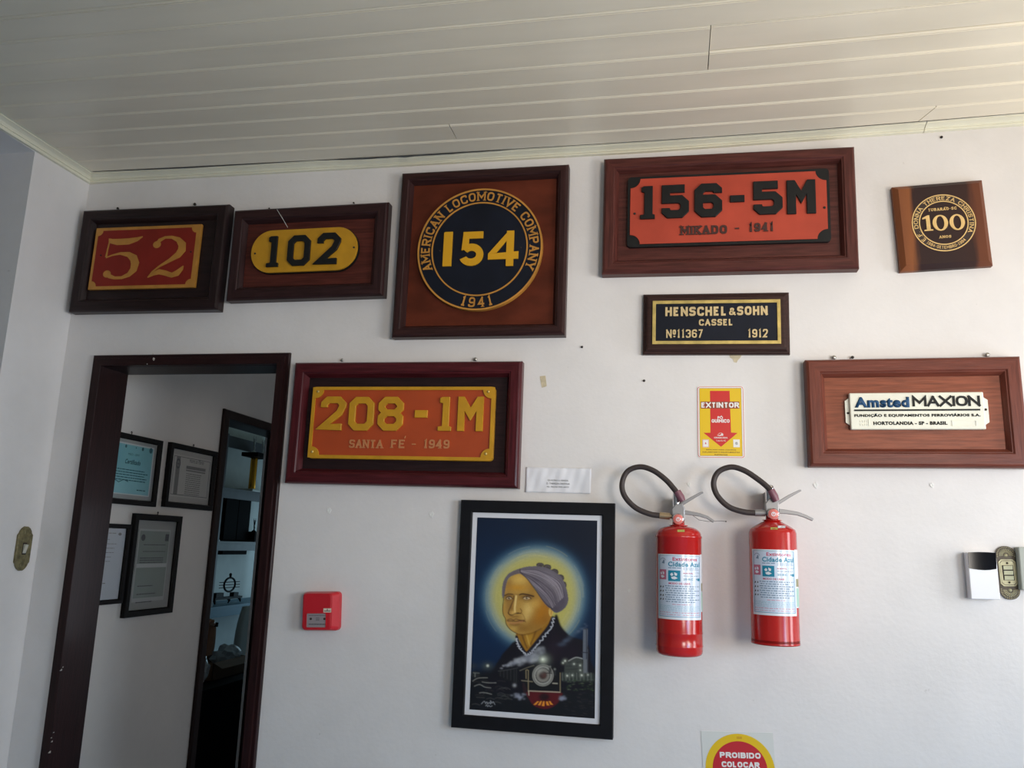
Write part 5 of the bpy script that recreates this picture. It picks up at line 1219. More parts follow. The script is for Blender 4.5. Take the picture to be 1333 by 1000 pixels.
# ear
fill([(672, 520), (690, 505), (706, 530), (704, 570), (684, 588), (670, 560)], (212, 168, 84), .3, 1, cA); line([(680, 525), (694, 530), (690, 570)], (130, 88, 36), .5, .4, .8, cA)
# hair
hair = [(250, 420), (243, 370), (248, 300), (262, 250), (300, 195), (360, 160), (405, 145), (470, 128), (550, 125), (620, 133), (690, 160), (770, 215), (812, 290), (838, 380), (842, 450), (815, 510), (760, 550), (725, 552), (690, 520), (640, 480), (590, 410), (540, 330), (480, 250), (430, 205), (406, 192), (360, 200), (310, 225), (285, 270), (272, 330), (262, 390)]
hm_ = fill(hair, (104, 96, 104), .35, 1, cA)
for x, y, r, r2 in ((585, 112, 5, 3), (650, 135, 5.5, 4), (715, 180, 5.5, 4.5), (770, 235, 5, 5), (800, 300, 4, 5)):
    px_, py_ = cA(x, y); fill([(px_ + r * math.cos(t_), py_ + r2 * math.sin(t_)) for t_ in np.linspace(0, 6.28, 9)[:-1]], (72, 64, 62), .3)
    line([(px_ - r * .6, py_ + r2 * .3), (px_, py_ - r2 * .5), (px_ + r * .7, py_)], (112, 102, 98), .6, .5, .6)
hm_ = fill(hair, (104, 96, 104), .3, 1, cA)
blob(700, 250, 12, 5, (142, 134, 142), .8, cr=cA, clip=hm_, rot=.7); blob(780, 440, 8, 12, (78, 70, 82), .8, cr=cA, clip=hm_); blob(560, 240, 8, 4, (70, 62, 74), .6, cr=cA, clip=hm_, rot=.8)
blob(720, 520, 9, 5, (66, 58, 70), .7, cr=cA, clip=hm_)
for k in range(90):
    t_ = rn.rand(); s0 = (410 + 10 * rn.randn(), 160 + 30 * t_); 
    m1 = (520 + 90 * t_ * 0 + 60 * (1 - t_), 180 + 130 * t_ - 20); e1 = (700 + 110 * (1 - t_), 500 - 110 * (1 - t_) + 10); m2 = (640 + 120 * (1 - t_), 300 + 110 * t_ - 40 * (1 - t_))
    j = rn.randn(4) * 6
    line([s0, (m1[0] + j[0], m1[1] + j[1]), (m2[0] + j[2], m2[1] + j[3]), e1], [(168, 158, 164), (58, 50, 62), (132, 122, 130), (80, 70, 82)][k % 4], .35, .35, .55, cA, clip=hm_)
for k in range(14):
    t_ = k / 14; line([(405, 150 + 40 * t_), (340 + 20 * t_, 180 + 30 * t_), (270 + 15 * t_, 260 + 30 * t_), (252 + 12 * t_, 370)], [(130, 116, 116), (66, 54, 58)][k % 2], .35, .35, .6, cA, clip=hm_)
line([(405, 150), (412, 185), (470, 240), (540, 335), (600, 420), (650, 480), (700, 520)], (52, 40, 40), .8, .6, .8, cA)
# collar and lace
line([(378, 775), (395, 830), (430, 890), (468, 935)], (26, 22, 32), 2.6, .6, 1, cA); line([(705, 600), (670, 680), (610, 760), (540, 850), (475, 930)], (26, 22, 32), 3.0, .8, 1, cA)
def lace(pts, amp):
    P_ = spline(pts, False, 14); o = []
    for i, p in enumerate(P_):
        o.append((p[0] + amp * math.sin(i * 1.35), p[1] + amp * math.cos(i * 1.1)))
    line(o, (150, 152, 160), .9, .4, .85, cA, smooth=False); line([(p[0] + 3, p[1] + 3) for p in o], (206, 208, 214), .4, .3, .7, cA, smooth=False)
lace([(376, 790), (388, 845), (425, 900), (462, 940)], 7); lace([(714, 600), (690, 690), (640, 760), (565, 850), (520, 915), (470, 945)], 8)
# factory chimney, mill and bushes
fill([(485, 700), (522, 700), (528, 1000), (484, 1000)], (96, 102, 112), .25, 1, cB, False); line([(512, 705), (516, 990)], (56, 60, 70), 1.2, .5, .8, cB)
fill([(650, 230), (695, 230), (702, 385), (652, 385)], (104, 108, 112), .25, 1, cD, False); line([(690, 100), (697, 385)], (60, 62, 70), 1.0, .5, .8, cD)
line([(636, 158), (706, 162)], (40, 42, 50), .9, .3, 1, cD); line([(484, 705), (522, 705)], (50, 54, 62), .8, .3, 1, cB)
for k in range(26):
    t_ = rn.rand(); blob(515 - 260 * t_ + rn.randn() * 6, 665 + 200 * t_ + rn.randn() * 8, 1.6 + 2.2 * t_, 1.2 + 1.4 * t_, (84, 98, 118), .34 * (1 - .6 * t_), cr=cB)
fill([(452, 360), (455, 300), (490, 250), (570, 210), (635, 222), (645, 260), (650, 390), (450, 395)], (62, 66, 62), .5, 1, cD, False); line([(495, 250), (570, 213), (638, 225)], (150, 152, 148), .9, .4, .9, cD)
for y in (262, 300, 335): line([(465, y + 8), (640, y)], (34, 36, 38), .5, .4, .7, cD)
fill([(425, 370), (740, 385), (765, 380), (768, 470), (430, 470)], (52, 58, 54), .8, .9, cD, False)
for x, y, r in ((553, 283, 1.3), (618, 298, 1.3), (620, 350, 1.2), (458, 250, 1.7), (436, 272, 1.2), (482, 410, 1.5), (538, 405, 1.4), (635, 405, 1.7), (700, 400, 1.2)): blob(x, y, r * 1.7, r * 1.7, (150, 156, 142), .5, cr=cD); blob(x, y, r * .6, r * .6, (236, 238, 222), .9, cr=cD)
for k in range(9): line([(430 + k * 38, 380 + 4 * (k % 2)), (432 + k * 38, 460)], (110, 114, 106), .6, .4, .7, cD)
for k in range(70): blob(430 + rn.rand() * 330, 440 + rn.rand() * 130, 1.3, .6, [(60, 84, 48), (30, 44, 28), (92, 100, 82)][k % 3], .55, cr=cD)
# left houses, lights and track
blob(160, 240, 6, 4, (52, 56, 54), .6, cr=cC); blob(330, 240, 7, 5, (70, 78, 74), .7, cr=cC); blob(332, 238, 1.5, 1.5, (220, 224, 210), .9, cr=cC)
fill([(150, 320), (175, 300), (240, 318), (240, 370), (150, 370)], (40, 42, 42), .4, .9, cC, False); line([(165, 322), (235, 326)], (120, 122, 118), .5, .4, .8, cC); line([(186, 330), (186, 370)], (140, 140, 134), .6, .4, .7, cC)
for k in range(34):
    x = 150 + rn.rand() * 420; y = 400 + rn.rand() * 300; line([(x, y), (x + 40, y - 6 + rn.randn() * 6), (x + 90, y + 6)], [(86, 86, 84), (34, 34, 38), (58, 56, 54)][k % 3], .6, .5, .45, cC)
for pts in ([(180, 480), (240, 460), (300, 490), (370, 500)], [(240, 560), (290, 555), (380, 575)], [(270, 430), (340, 440), (430, 440)], [(160, 420), (220, 385), (330, 380)]): line(pts, (146, 144, 138), .6, .5, .7, cC)
for k in range(50):
    x = 420 + rn.rand() * 340; y = 590 + rn.rand() * 250; line([(x, y), (x + 30, y + 4)], [(44, 46, 54), (58, 54, 52)][k % 2], .5, .5, .4, cD)
# wagons
fill([(455, 300), (560, 285), (680, 262), (700, 440), (560, 420), (460, 360)], (22, 22, 25), .5, 1, cC, False)
for x in (480, 520, 560, 600, 640, 665): line([(x, 305 - (x - 480) * .15), (x, 360 + (x - 480) * .4)], (56, 58, 60), .5, .4, .7, cC)
line([(455, 302), (560, 288), (680, 264)], (78, 80, 80), .5, .4, .7, cC)
# steam plume
for k in range(110):
    t_ = rn.rand() ** .7; x = 470 + 430 * t_; y = 275 - 150 * (t_ ** .8) + rn.randn() * 6 * (1 + 3 * t_)
    blob(x, y, 1.0 + 3.0 * t_, .9 + 2.0 * t_, [(150, 152, 160), (104, 108, 118), (176, 178, 182)][k % 3], .36, cr=cC)
for k in range(50): blob(190 + rn.randn() * 26, 150 + rn.randn() * 18, 2.4, 2.2, [(110, 112, 118), (150, 152, 156), (78, 80, 88)][k % 3], .4, cr=cD)
# engine
fill([(20, 330), (110, 295), (330, 300), (400, 350), (420, 500), (410, 620), (60, 600), (20, 470)], (20, 20, 23), .5, 1, cD, False)
line([(-20, 355), (70, 318), (130, 298)], (108, 104, 90), .7, .4, .9, cD); line([(0, 462), (115, 474)], (130, 122, 104), .8, .4, .9, cD)
for x in (45, 70): line([(x, 352), (x + 2, 600 if x == 70 else 440)], (140, 126, 96), .7, .35, .95, cD)
line([(45, 352), (58, 345), (70, 356)], (140, 126, 96), .6, .35, .9, cD); line([(408, 380), (410, 600)], (140, 126, 96), .7, .35, .9, cD); line([(330, 492), (378, 494)], (170, 166, 150), .9, .35, .9, cD)
fill([(15, 480), (60, 560), (75, 590), (20, 590)], (44, 26, 30), .5, .8, cD)
fill([(70, 582), (408, 590), (418, 640), (395, 690), (350, 735), (270, 768), (200, 760), (130, 730), (80, 660)], (84, 20, 26), .5, 1, cD)
blob(240, 640, 7, 5, (24, 16, 20), .9, cr=cD, p=2); line([(75, 574), (408, 588)], (176, 160, 140), .9, .35, .95, cD); line([(75, 574), (78, 620)], (190, 176, 150), .7, .35, .9, cD)
for i, (xa, xb) in enumerate(((178, 138), (208, 186), (238, 228), (268, 280), (296, 322))):
    fill([(xa - 8, 686), (xa + 10, 686), (xb + 16, 736 - abs(i - 2) * 6), (xb - 14, 736 - abs(i - 2) * 6)], (214, 132, 42), .25, 1, cD, False)
bx, by = cD(225, 405)
for r_, c_ in ((13.6, (136, 134, 126)), (12.4, (96, 94, 90)), (11.6, (146, 144, 136)), (9.4, (72, 70, 68)), (8.4, (126, 122, 114)), (5.2, (86, 80, 74)), (3.8, (62, 46, 42))):
    comp(np.clip((r_ - np.hypot((GX - bx), (GY - by) * .95)) / .5 + .5, 0, 1), c_)
for k in range(16): blob(bx + 8.9 * math.cos(k * PI / 8), by + 9.4 * math.sin(k * PI / 8), .5, .5, (34, 32, 32), .95)
line([(240, 380), (318, 385)], (50, 44, 42), .9, .4, .9, cD); blob(240, 405, 3.6, 3.6, (92, 60, 54), .7, cr=cD)
blob(bx - 4, by - 6, 5, 4, (190, 190, 180), .3)
for x, y in ((350, 345), (300, 318)): fill([(x - 10, y - 10), (x + 10, y - 10), (x + 14, y + 60), (x - 12, y + 60)], (46, 46, 46), .4, .9, cD, False); blob(x, y - 6, 1.2, 1.2, (140, 142, 136), .8, cr=cD)
# headlamp
blob(228, 236, 8, 7, (120, 126, 116), .8, cr=cD); blob(225, 234, 4.2, 3.8, (198, 204, 184), .9, cr=cD); blob(222, 232, 1.6, 1.5, (236, 240, 220), .9, cr=cD)
# steam at the sides of the buffer
for k in range(30): blob(690 + rn.randn() * 26 + k, 590 + rn.randn() * 14 + k * .9, 1.8, 1.2, (150, 154, 168), .3, cr=cC)
blob(645, 470, 2.2, 2.2, (170, 172, 176), .7, cr=cC)
for k in range(24): blob(430 + rn.randn() * 16, 655 + rn.randn() * 14, 1.8, 1.4, (130, 134, 150), .3, cr=cD)
# signature
for pts in ([(262, 690), (285, 665), (300, 660), (312, 685), (325, 665), (338, 690), (352, 672), (370, 690), (368, 650), (385, 680), (398, 664), (420, 698)], [(312, 715), (325, 700), (335, 722), (350, 708), (366, 722), (388, 712)]):
    line(pts, (158, 160, 164), .45, .3, .85, cC)
IMG = np.clip(IMG, 0, 1)
IMG *= (1 + .05 * blur(rn.randn(NZ, NX), .35)[..., None])
GAIN = 1.12
IMG = np.clip(IMG * GAIN, .004, .95)
nxv = NX + 1
vx = PX0 + (PX1 - PX0) * np.arange(NX + 1) / NX; vz = PZ1 - (PZ1 - PZ0) * np.arange(NZ + 1) / NZ
vxx, vzz = np.meshgrid(vx, vz); co = np.stack([vxx, np.full(vxx.shape, -.0232), vzz], -1).reshape(-1, 3)
ii, jj = np.meshgrid(np.arange(NX), np.arange(NZ)); a_ = jj * nxv + ii
faces = np.stack([a_, a_ + nxv, a_ + nxv + 1, a_ + 1], -1).reshape(-1, 4)
me = bpy.data.meshes.new('canvas'); me.vertices.add(len(co)); me.vertices.foreach_set('co', co.ravel())
me.loops.add(faces.size); me.loops.foreach_set('vertex_index', faces.ravel().astype(np.int32)); me.polygons.add(len(faces))
me.polygons.foreach_set('loop_start', np.arange(len(faces), dtype=np.int32) * 4); me.update()
big = np.pad(IMG, ((1, 1), (1, 1), (0, 0)), mode='edge'); vc = (big[:-1, :-1] + big[1:, :-1] + big[:-1, 1:] + big[1:, 1:]) / 4
ca = me.color_attributes.new('paint', 'FLOAT_COLOR', 'POINT'); ca.data.foreach_set('color', np.concatenate([vc, np.ones(vc.shape[:2] + (1,))], -1).astype(np.float32).ravel())
pm = bpy.data.materials.new('oil painting'); pm.use_nodes = True; nt = pm.node_tree; at_ = nt.nodes.new('ShaderNodeAttribute'); at_.attribute_name = 'paint'
nt.links.new(at_.outputs['Color'], nt.nodes['Principled BSDF'].inputs['Base Color']); nt.nodes['Principled BSDF'].inputs['Roughness'].default_value = .45; nt.nodes['Principled BSDF'].inputs['Specular IOR Level'].default_value = .3
me.materials.append(pm); o = bpy.data.objects.new('canvas', me); COL.objects.link(o); o.parent = s.root

# ------------------------------------------------------------------ fire extinguishers
M_EXR = mat('glossy red enamel', (.46, .012, .010), .2, coat=.25, var=.04, vscale=5)
M_HOSE = mat('dark brown rubber hose', (.045, .032, .030), .55)
M_ALU = mat('cast grey metal', (.30, .29, .29), .42, .45)
M_CHR = mat('chrome', (.75, .74, .75), .12, 1.0)
M_TAGP = mat('dull purple plastic', (.20, .075, .10), .4)
M_LABW = mat('pale blue label', (.62, .70, .82), .25, coat=.3)
M_LABW2 = mat('white label edge', (.78, .80, .84), .25, coat=.3)
M_LB = mat('label teal', (.01, .22, .34), .35); M_LR = mat('label magenta', (.52, .02, .08), .35); M_LK = mat('label grey ink', (.16, .24, .34), .45); M_LP = mat('label pink', (.52, .14, .22), .4)
M_GAUGE = mat('gauge face', (.72, .20, .17), .25, coat=.6)
M_BRZ = mat('brass fitting', (.45, .33, .20), .35, .7)
M_OLIVE = mat('olive sticker', (.40, .40, .10), .5)
cX = crop(795, 590, 3.7037)
RAD = .0655; EY = -.098
def extinguisher(label, cxp, top_c, bot_y, lab, hose, nozzle, dx, dome, rings, lab_top, lab_bot):
    """cxp: crop x of the body axis near the label; values in crop pixels"""
    base = at(*cX(cxp, bot_y), EY)
    r = thing('fire_extinguisher', label, 'fire extinguisher', (base.x, EY, base.z), (0, 0, 0), 'fire extinguishers hung side by side')
    def L3(px, py, off=0.0):
        p = at(*cX(px, py), EY + off); return Vector((p.x - base.x, off, p.z - base.z))
    zt_ = L3(cxp, top_c).z            # neck base
    zs = L3(cxp, dome).z              # shoulder: full radius
    prof = [(.004, 0), (RAD * .80, -.001), (RAD * .93, .002), (RAD * .985, .007), (RAD, .014)]
    for z in rings: prof += [(RAD, z - .003), (RAD * 1.012, z - .0012), (RAD * 1.012, z + .0012), (RAD, z + .003)]
    prof += [(RAD, zs - .006)]
    if len(rings) > 1: prof += [(RAD * 1.02, zs - .004), (RAD * 1.02, zs), (RAD * .985, zs + .003)]
    n_ = 8; rn_ = .021
    for i in range(1, n_ + 1):
        u_ = i / n_
        if len(rings) > 1: prof.append((rn_ + (RAD * .985 - rn_) * math.sqrt(max(0, 1 - u_ ** 2.2)), zs + .003 + (zt_ - zs - .003) * u_ ** 1.1))
        else: prof.append((rn_ + (RAD - rn_) * (1 - u_ ** 1.25), zs + (zt_ - zs) * u_))
    b = MB(); b.lathe(prof, (0, 0, 0), 72); b.obj('cylinder', M_EXR, r)
    # neck ring and collar
    b = MB(); b.lathe([(.022, 0), (.027, .0008), (.027, .0022), (.018, .003), (.0165, .022), (.017, .030)], (0, 0, zt_), 32); b.obj('neck_collar', M_EXR, r)
    zv = zt_ + .030
    g = L3(*dx['gauge'], off=-.028)
    b = MB(); b.prism([(-.019, zt_ + .018), (.019, zt_ + .016), (.019, zt_ + .050), (.012, zt_ + .066), (-.008, zt_ + .063), (-.020, zt_ + .048)], .014, -.014); b.obj('valve_body', M_ALU, r, bevel=.003)
    b = MB(); b.lathe([(.0125, 0), (.0125, .04), (.011, .048), (.006, .051)], (-.004, .004, zt_ + .052), 20); b.obj('valve_cap', M_CHR, r)
    b = MB(); b.lathe([(.0155, -.002), (.0165, .004), (.0165, .011), (.0145, .0125)], (g.x, -.016, g.z), 32, 'y'); gg = b.obj('pressure_gauge', M_CHR, r)
    b = MB(); b.lathe([(.0145, .0126), (.0140, .0132), (.003, .0134)], (g.x, -.016, g.z), 32, 'y'); b.obj('gauge_face', M_GAUGE, gg)
    b = MB(); b.ring(ellipse(g.x, g.z, .0060, .0060, 24), ellipse(g.x, g.z, .0042, .0042, 24), -.0295, -.0300); b.box(g.x - .001, g.x + .001, -.0302, -.0295, g.z - .001, g.z + .006); b.obj('gauge_marks', M_LABW2, gg)
    # levers
    def lever(pts, wd, nm, tk):
        P_ = [L3(*p, off=-.004) for p in pts]; b = MB(); vs = []; 
        for i, p in enumerate(P_):
            d_ = (P_[min(i + 1, len(P_) - 1)] - P_[max(i - 1, 0)]).normalized(); n2 = Vector((-d_.z, 0, d_.x)); t2 = tk[i] if isinstance(tk, list) else tk
            vs += [p + n2 * t2 + Vector((0, -wd, 0)), p + n2 * t2 + Vector((0, wd, 0)), p - n2 * t2 + Vector((0, wd, 0)), p - n2 * t2 + Vector((0, -wd, 0))]
        k = len(P_); b.add(vs, [(i * 4 + j, i * 4 + (j + 1) % 4, i * 4 + 4 + (j + 1) % 4, i * 4 + 4 + j) for i in range(k - 1) for j in range(4)] + [(0, 1, 2, 3), tuple(4 * (k - 1) + j for j in range(4))]); return b.obj(nm, M_ALU, r, bevel=.0012)
    lever(dx['top'], .009, 'upper_lever', [.0046, .0046, .0042, .003, .0022]); lever(dx['low'], .009, 'carrying_handle', [.0066, .0056, .0048, .0042, .0036])
    # hose
    P_ = [L3(*p, off=o_) for p, o_ in hose]; S = []
    for i in range(len(P_) - 1):
        p0 = P_[max(i - 1, 0)]; p1 = P_[i]; p2 = P_[i + 1]; p3 = P_[min(i + 2, len(P_) - 1)]
        for j in range(6):
            t_ = j / 6; S.append(.5 * (2 * p1 + (p2 - p0) * t_ + (2 * p0 - 5 * p1 + 4 * p2 - p3) * t_ ** 2 + (3 * p1 - p0 - 3 * p2 + p3) * t_ ** 3))
    S.append(P_[-1]); b = MB(); b.tube(S, .0082, 14); b.obj('hose', M_HOSE, r)
    h0 = L3(*dx['fit'][0], off=-.006); h1 = L3(*dx['fit'][1], off=-.006)
    b = MB(); b.tube([h0, h1], .0098, 16); b.tube([h1, h1 + (h1 - h0).normalized() * .014], .006, 12); b.obj('hose_fitting', M_BRZ if len(rings) > 1 else M_ALU, r)
    n0 = L3(*nozzle[0], off=-.022); n1 = L3(*nozzle[1], off=-.022)
    b = MB(); b.tube([n0, n0 + (n1 - n0) * .6, n1], [.0105, .0115, .0085], 16); b.obj('nozzle', M_TAGP, r)
    # wall hook
    b = MB(); b.box(-.0135, .0135, .028, -EY - .0005, zt_ + .030, zt_ + .085); b.box(-.0135, .0135, .010, .031, zt_ + .030, zt_ + .034); b.obj('wall_hook', M_ALU, r, bevel=.001)
    # label wrapped round the cylinder: arc length coordinates
    RL = RAD + .0005
    def ang(px, py, rr_=RL):
        """angle on the cylinder seen at this crop pixel"""
        X, Y = cX(px, py); d = ray(X, Y); o_ = CPOS - Vector((base.x, EY, 0)); A = d.x ** 2 + d.y ** 2; Bq = o_.x * d.x + o_.y * d.y; Cq = o_.x ** 2 + o_.y ** 2 - rr_ ** 2
        ds = Bq * Bq - A * Cq
        t_ = (-Bq - math.sqrt(max(ds, 0))) / A; p = CPOS + d * t_; return math.atan2(p.x - base.x, -(p.y - EY)), p.z - base.z
    def AZ(pts):
        q = [ang(*p) for p in pts]; return (q[0][0] + q[3][0]) / 2, (q[1][0] + q[2][0]) / 2, (q[2][1] + q[3][1]) / 2, (q[0][1] + q[1][1]) / 2
    def patch(name, a0, a1, z0, z1, lift, m_, par, n=20):
        b = MB(); R1 = RL + lift; vs = []
        for i in range(n + 1):
            a = a0 + (a1 - a0) * i / n
            vs += [(R1 * math.sin(a), -R1 * math.cos(a), z0), (R1 * math.sin(a), -R1 * math.cos(a), z1)]
        b.add(vs, [(2 * i, 2 * i + 2, 2 * i + 3, 2 * i + 1) for i in range(n)], True); return b.obj(name, m_, par, fix=False)
    a0, a1, z0, z1 = AZ(lab)
    side = patch('side_label', a1 - .02, 1.45, z0 + .12 * (z1 - z0), z1 + .002, -.0001, M_LABW2, r)
    patch('side_print', a1 + .04, 1.43, z0 + .14 * (z1 - z0), z0 + .42 * (z1 - z0), .0001, mat('pale green print', (.38, .60, .50), .4), side)
    patch('side_print', a1 + .04, 1.43, z0 + .44 * (z1 - z0), z0 + .56 * (z1 - z0), .0001, mat('olive print', (.30, .28, .15), .4), side)
    lb = patch('label', a0, a1, z0, z1, .0002, M_LABW2, r)
    patch('label_field', a0 + .05, a1 - .05, z0 + .006, z1 - .005, .0004, M_LABW, lb)
    W = a1 - a0; Hh = z1 - z0
    def fn(x, y, z): return (math.sin(x) * (RL + .0006 - y), -math.cos(x) * (RL + .0006 - y), z)
    U_ = lambda u_: a0 + W * u_
    def Z_(v): return z1 - Hh * v
    # border line
    for (ua, ub, va, vb) in ((.05, .95, .018, .024), (.05, .95, .955, .961)): patch('border_line', U_(ua), U_(ub), Z_(vb), Z_(va), .0005, M_LB, lb)
    for (ua, ub) in ((.05, .062), (.938, .95)): patch('border_line', U_(ua), U_(ub), Z_(.96), Z_(.02), .0005, M_LB, lb, 2)
    font_text('lettering', 'Extintores', U_(.36), U_(.86), Z_(.10), Z_(.045), 0, M_LR, lb, bold=.022, fn=fn)
    font_text('lettering', 'Cidade Azul', U_(.27), U_(.94), Z_(.19), Z_(.115), 0, M_LB, lb, bold=.03, fn=fn)
    font_text('lettering', 'PORTÁTIL', U_(.56), U_(.76), Z_(.30), Z_(.275), 0, M_LR, lb, bold=.03, fn=fn)
    font_text('lettering', '20-B:C   4kg', U_(.56), U_(.93), Z_(.405), Z_(.365), 0, M_LB, lb, bold=.02, fn=fn)
    font_text('lettering', 'MODO DE USAR', U_(.28), U_(.70), Z_(.465), Z_(.435), 0, M_LR, lb, bold=.02, fn=fn)
    def bars2(rows, m_, nm='printed_text'):
        b = MB(); rnd = random.Random(5)
        for ua, ub, v, t_ in rows:
            x = ua
            while x < ub:
                l_ = rnd.uniform(.03, .09); xe = min(x + l_, ub)
                b.add([(U_(x), 0, Z_(v + t_)), (U_(xe), 0, Z_(v + t_)), (U_(xe), 0, Z_(v)), (U_(x), 0, Z_(v))], [(0, 1, 2, 3)]); x = xe + .015
        b.obj(nm, m_, lb, fn=fn, fix=False)['kind'] = 'stuff'
    bars2([(.27, .52, .205, .012), (.56, .9, .205, .010), (.56, .92, .228, .010), (.56, .9, .325, .009), (.80, .93, .275, .008)] + [(.22 if i % 2 else .20, .92 if i % 2 == 0 else .8, .485 + i * .034, .014) for i in range(8)], M_LK)
    bars2([(.07, .93, .79 + i * .018, .007) for i in range(4)] + [(.12, .9, .865, .007)], mat('pale teal ink', (.28, .48, .58), .45))
    bars2([(.35, .72, .765, .008), (.07, .93, .89, .008), (.07, .5, .925, .006), (.55, .93, .925, .006)], M_LP)
    for (ua, ub, va, vb, m_) in ((.055, .23, .24, .395, M_LP), (.27, .505, .25, .415, M_LB), (.88, .945, .365, .405, M_LB)): patch('pictogram_square', U_(ua), U_(ub), Z_(vb), Z_(va), .0006, m_, lb, 6)
    def pict(cu, cv, su, sv):
        b = MB(); f2 = lambda u_, v: (U_(cu + u_ * su), Z_(cv + v * sv))
        for pts in ([(-.8, -.3), (-.4, -.7), (-.1, -.2), (-.5, .1)], [(.0, -.8), (.6, -.5), (.5, .0), (.1, -.1)], [(-.6, .3), (.1, .1), (.7, .5), (.1, .8), (-.4, .7)]):
            vs = [(*f2(*p),) for p in pts]; b.add([(x, -.0004, z) for x, z in vs], [tuple(range(len(vs)))[::-1]])
        b.obj('pictogram', M_LABW2, lb, fn=fn, fix=False)
    pict(.142, .318, .075, .066); pict(.388, .332, .10, .07)
    b = MB()
    for v in (.50, .565, .63, .69): 
        for u_, su in ((.09, .022), (.155, .016)): b.add([(U_(u_ - su), 0, Z_(v + .022)), (U_(u_ + su), 0, Z_(v + .016)), (U_(u_ + su * .5), 0, Z_(v - .010)), (U_(u_ - su * .4), 0, Z_(v - .004))], [(0, 1, 2, 3)])
    b.obj('pictogram', M_INK, lb, fn=fn, fix=False)
    b = MB(); R2 = .075
    for i in range(10):
        t0_, t1_ = PI * (.1 + .08 * i), PI * (.1 + .08 * (i + 1)); q = lambda t_, k_: (U_(.15 + R2 * k_ * math.cos(t_)), 0, Z_(.115 - R2 * .75 * k_ * math.sin(t_)))
        b.add([q(t0_, 1), q(t1_, 1), q(t1_, .86), q(t0_, .86)], [(0, 1, 2, 3)])
    b.add([(U_(.12), 0, Z_(.14)), (U_(.15), 0, Z_(.115)), (U_(.17), 0, Z_(.085)), (U_(.19), 0, Z_(.10)), (U_(.19), 0, Z_(.15))], [(0, 1, 2, 3, 4)])
    b.obj('emblem', M_LK, lb, fn=fn, fix=False)
    if len(rings) > 1: stk = [((322, 370), (356, 381))]
    else: stk = [((771, 359), (805, 370)), ((806, 351), (842, 362))]
    for i, (pa, pb) in enumerate(stk):
        # small dated sticker on the shoulder
        qa = []
        for px_, py_ in ((pa[0], pb[1]), (pb[0], pb[1]), (pb[0], pa[1]), (pa[0], pa[1])):
            X, Y = cX(px_, py_); best = None
            for k in range(400):
                p = at(X, Y, EY - RAD + RAD * k / 400); lr = math.hypot(p.x - base.x, p.y - EY); lz = p.z - base.z
                # radius of the shoulder at this height
                rr_ = 0
                for (r1, h1), (r2, h2) in zip(prof[:-1], prof[1:]):
                    if h1 <= lz <= h2 and h2 > h1: rr_ = r1 + (r2 - r1) * (lz - h1) / (h2 - h1)
                if lr <= rr_ + .0008: best = Vector((p.x - base.x, p.y - EY, lz)); break
            qa.append(best)
        if all(q is not None for q in qa):
            b = MB(); b.add([q + Vector((0, -.0006, .0006)) for q in qa], [(0, 1, 2, 3)]); b.obj('dated_sticker', M_OLIVE if i == 0 else M_LABW2, r, fix=False)
    return r, L3
r1, L3a = extinguisher('left red fire extinguisher with domed top, brass hose fitting and loose seal wire', 331, 352, 972, [(228, 487), (437, 490), (429, 803), (231, 797)],
    [((246, 302), -.006), ((190, 294), -.006), ((118, 262), -.004), ((66, 205), 0), ((55, 145), .004), ((82, 87), .004), ((142, 66), 0), ((205, 84), -.006), ((265, 128), -.012), ((303, 170), -.018), ((318, 190), -.022)], ((320, 184), (348, 232)),
    dict(gauge=(325, 319), top=[(322, 262), (350, 242), (395, 215), (436, 192), (446, 190)], low=[(345, 284), (385, 290), (430, 298), (466, 310), (497, 331)], fit=((236, 300), (285, 305))), 401, [.026, .062], 487, 800)
r2, L3b = extinguisher('right red fire extinguisher with conical shoulder and grey hose fitting', 795, 327, 922, [(682, 463), (887, 468), (897, 786), (688, 775)],
    [((704, 289), -.006), ((640, 283), -.006), ((568, 258), -.004), ((513, 203), 0), ((496, 143), .004), ((520, 90), .004), ((582, 67), 0), ((648, 86), -.006), ((715, 130), -.012), ((757, 165), -.018), ((770, 182), -.022)], ((772, 177), (800, 232)),
    dict(gauge=(785, 294), top=[(770, 258), (812, 238), (860, 208), (908, 183), (917, 180)], low=[(810, 280), (850, 284), (900, 292), (935, 304), (974, 322)], fit=((696, 288), (745, 289))), 375, [.004], 463, 780)
b = MB(); b.tube([L3a(395, 300, -.01), L3a(425, 322, -.012), (L3a(470, 330, -.012)), L3a(530, 327, -.012), L3a(556, 329, -.012)], .0006, 6); b.tube([L3a(553, 329, -.012), L3a(558, 330, -.012)], .0018, 8); b.obj('seal_wire', M_RUST, r1)

# ------------------------------------------------------------------ call point, bell box, switches
s = Sign('fire_alarm_call_point', 'square red fire alarm call point beside the doorway', 'alarm', [(394, 771), (434, 771), (432, 822), (390, 822)], .045)
w, h = s.w / 2, s.h / 2
cR = crop(375, 755, 12.5)
M_CPR = mat('red alarm plastic', (.55, .012, .022), .35)
b = MB(); vs = []
for ins, d in ((0, .0005), (0, .020), (.010, .043), (.014, .045)):
    for x, z in rrect(-w - .006 + ins, w + .012 - ins * 1.5, -h + ins * .4, h - ins * .4, .012, 4): vs.append((x, -d, z))
n = 20
b.add(vs, [(i * n + j, i * n + (j + 1) % n, (i + 1) * n + (j + 1) % n, (i + 1) * n + j) for i in range(3) for j in range(n)] + [tuple(range(n)), tuple(3 * n + j for j in range(n))]); cp = b.obj('housing', M_CPR, s.root, bevel=.001)
x0, x1, z0, z1 = s.box(cR, [(308, 548), (618, 545), (612, 775), (300, 772)], .045)
b = MB(); b.ring(rrect(x0 - .0015, x1 + .0015, z0 - .0015, z1 + .0015, .004), rrect(x0, x1, z0, z1, .003), -.0445, -.0475); b.obj('window_rim', M_CPR, s.root)
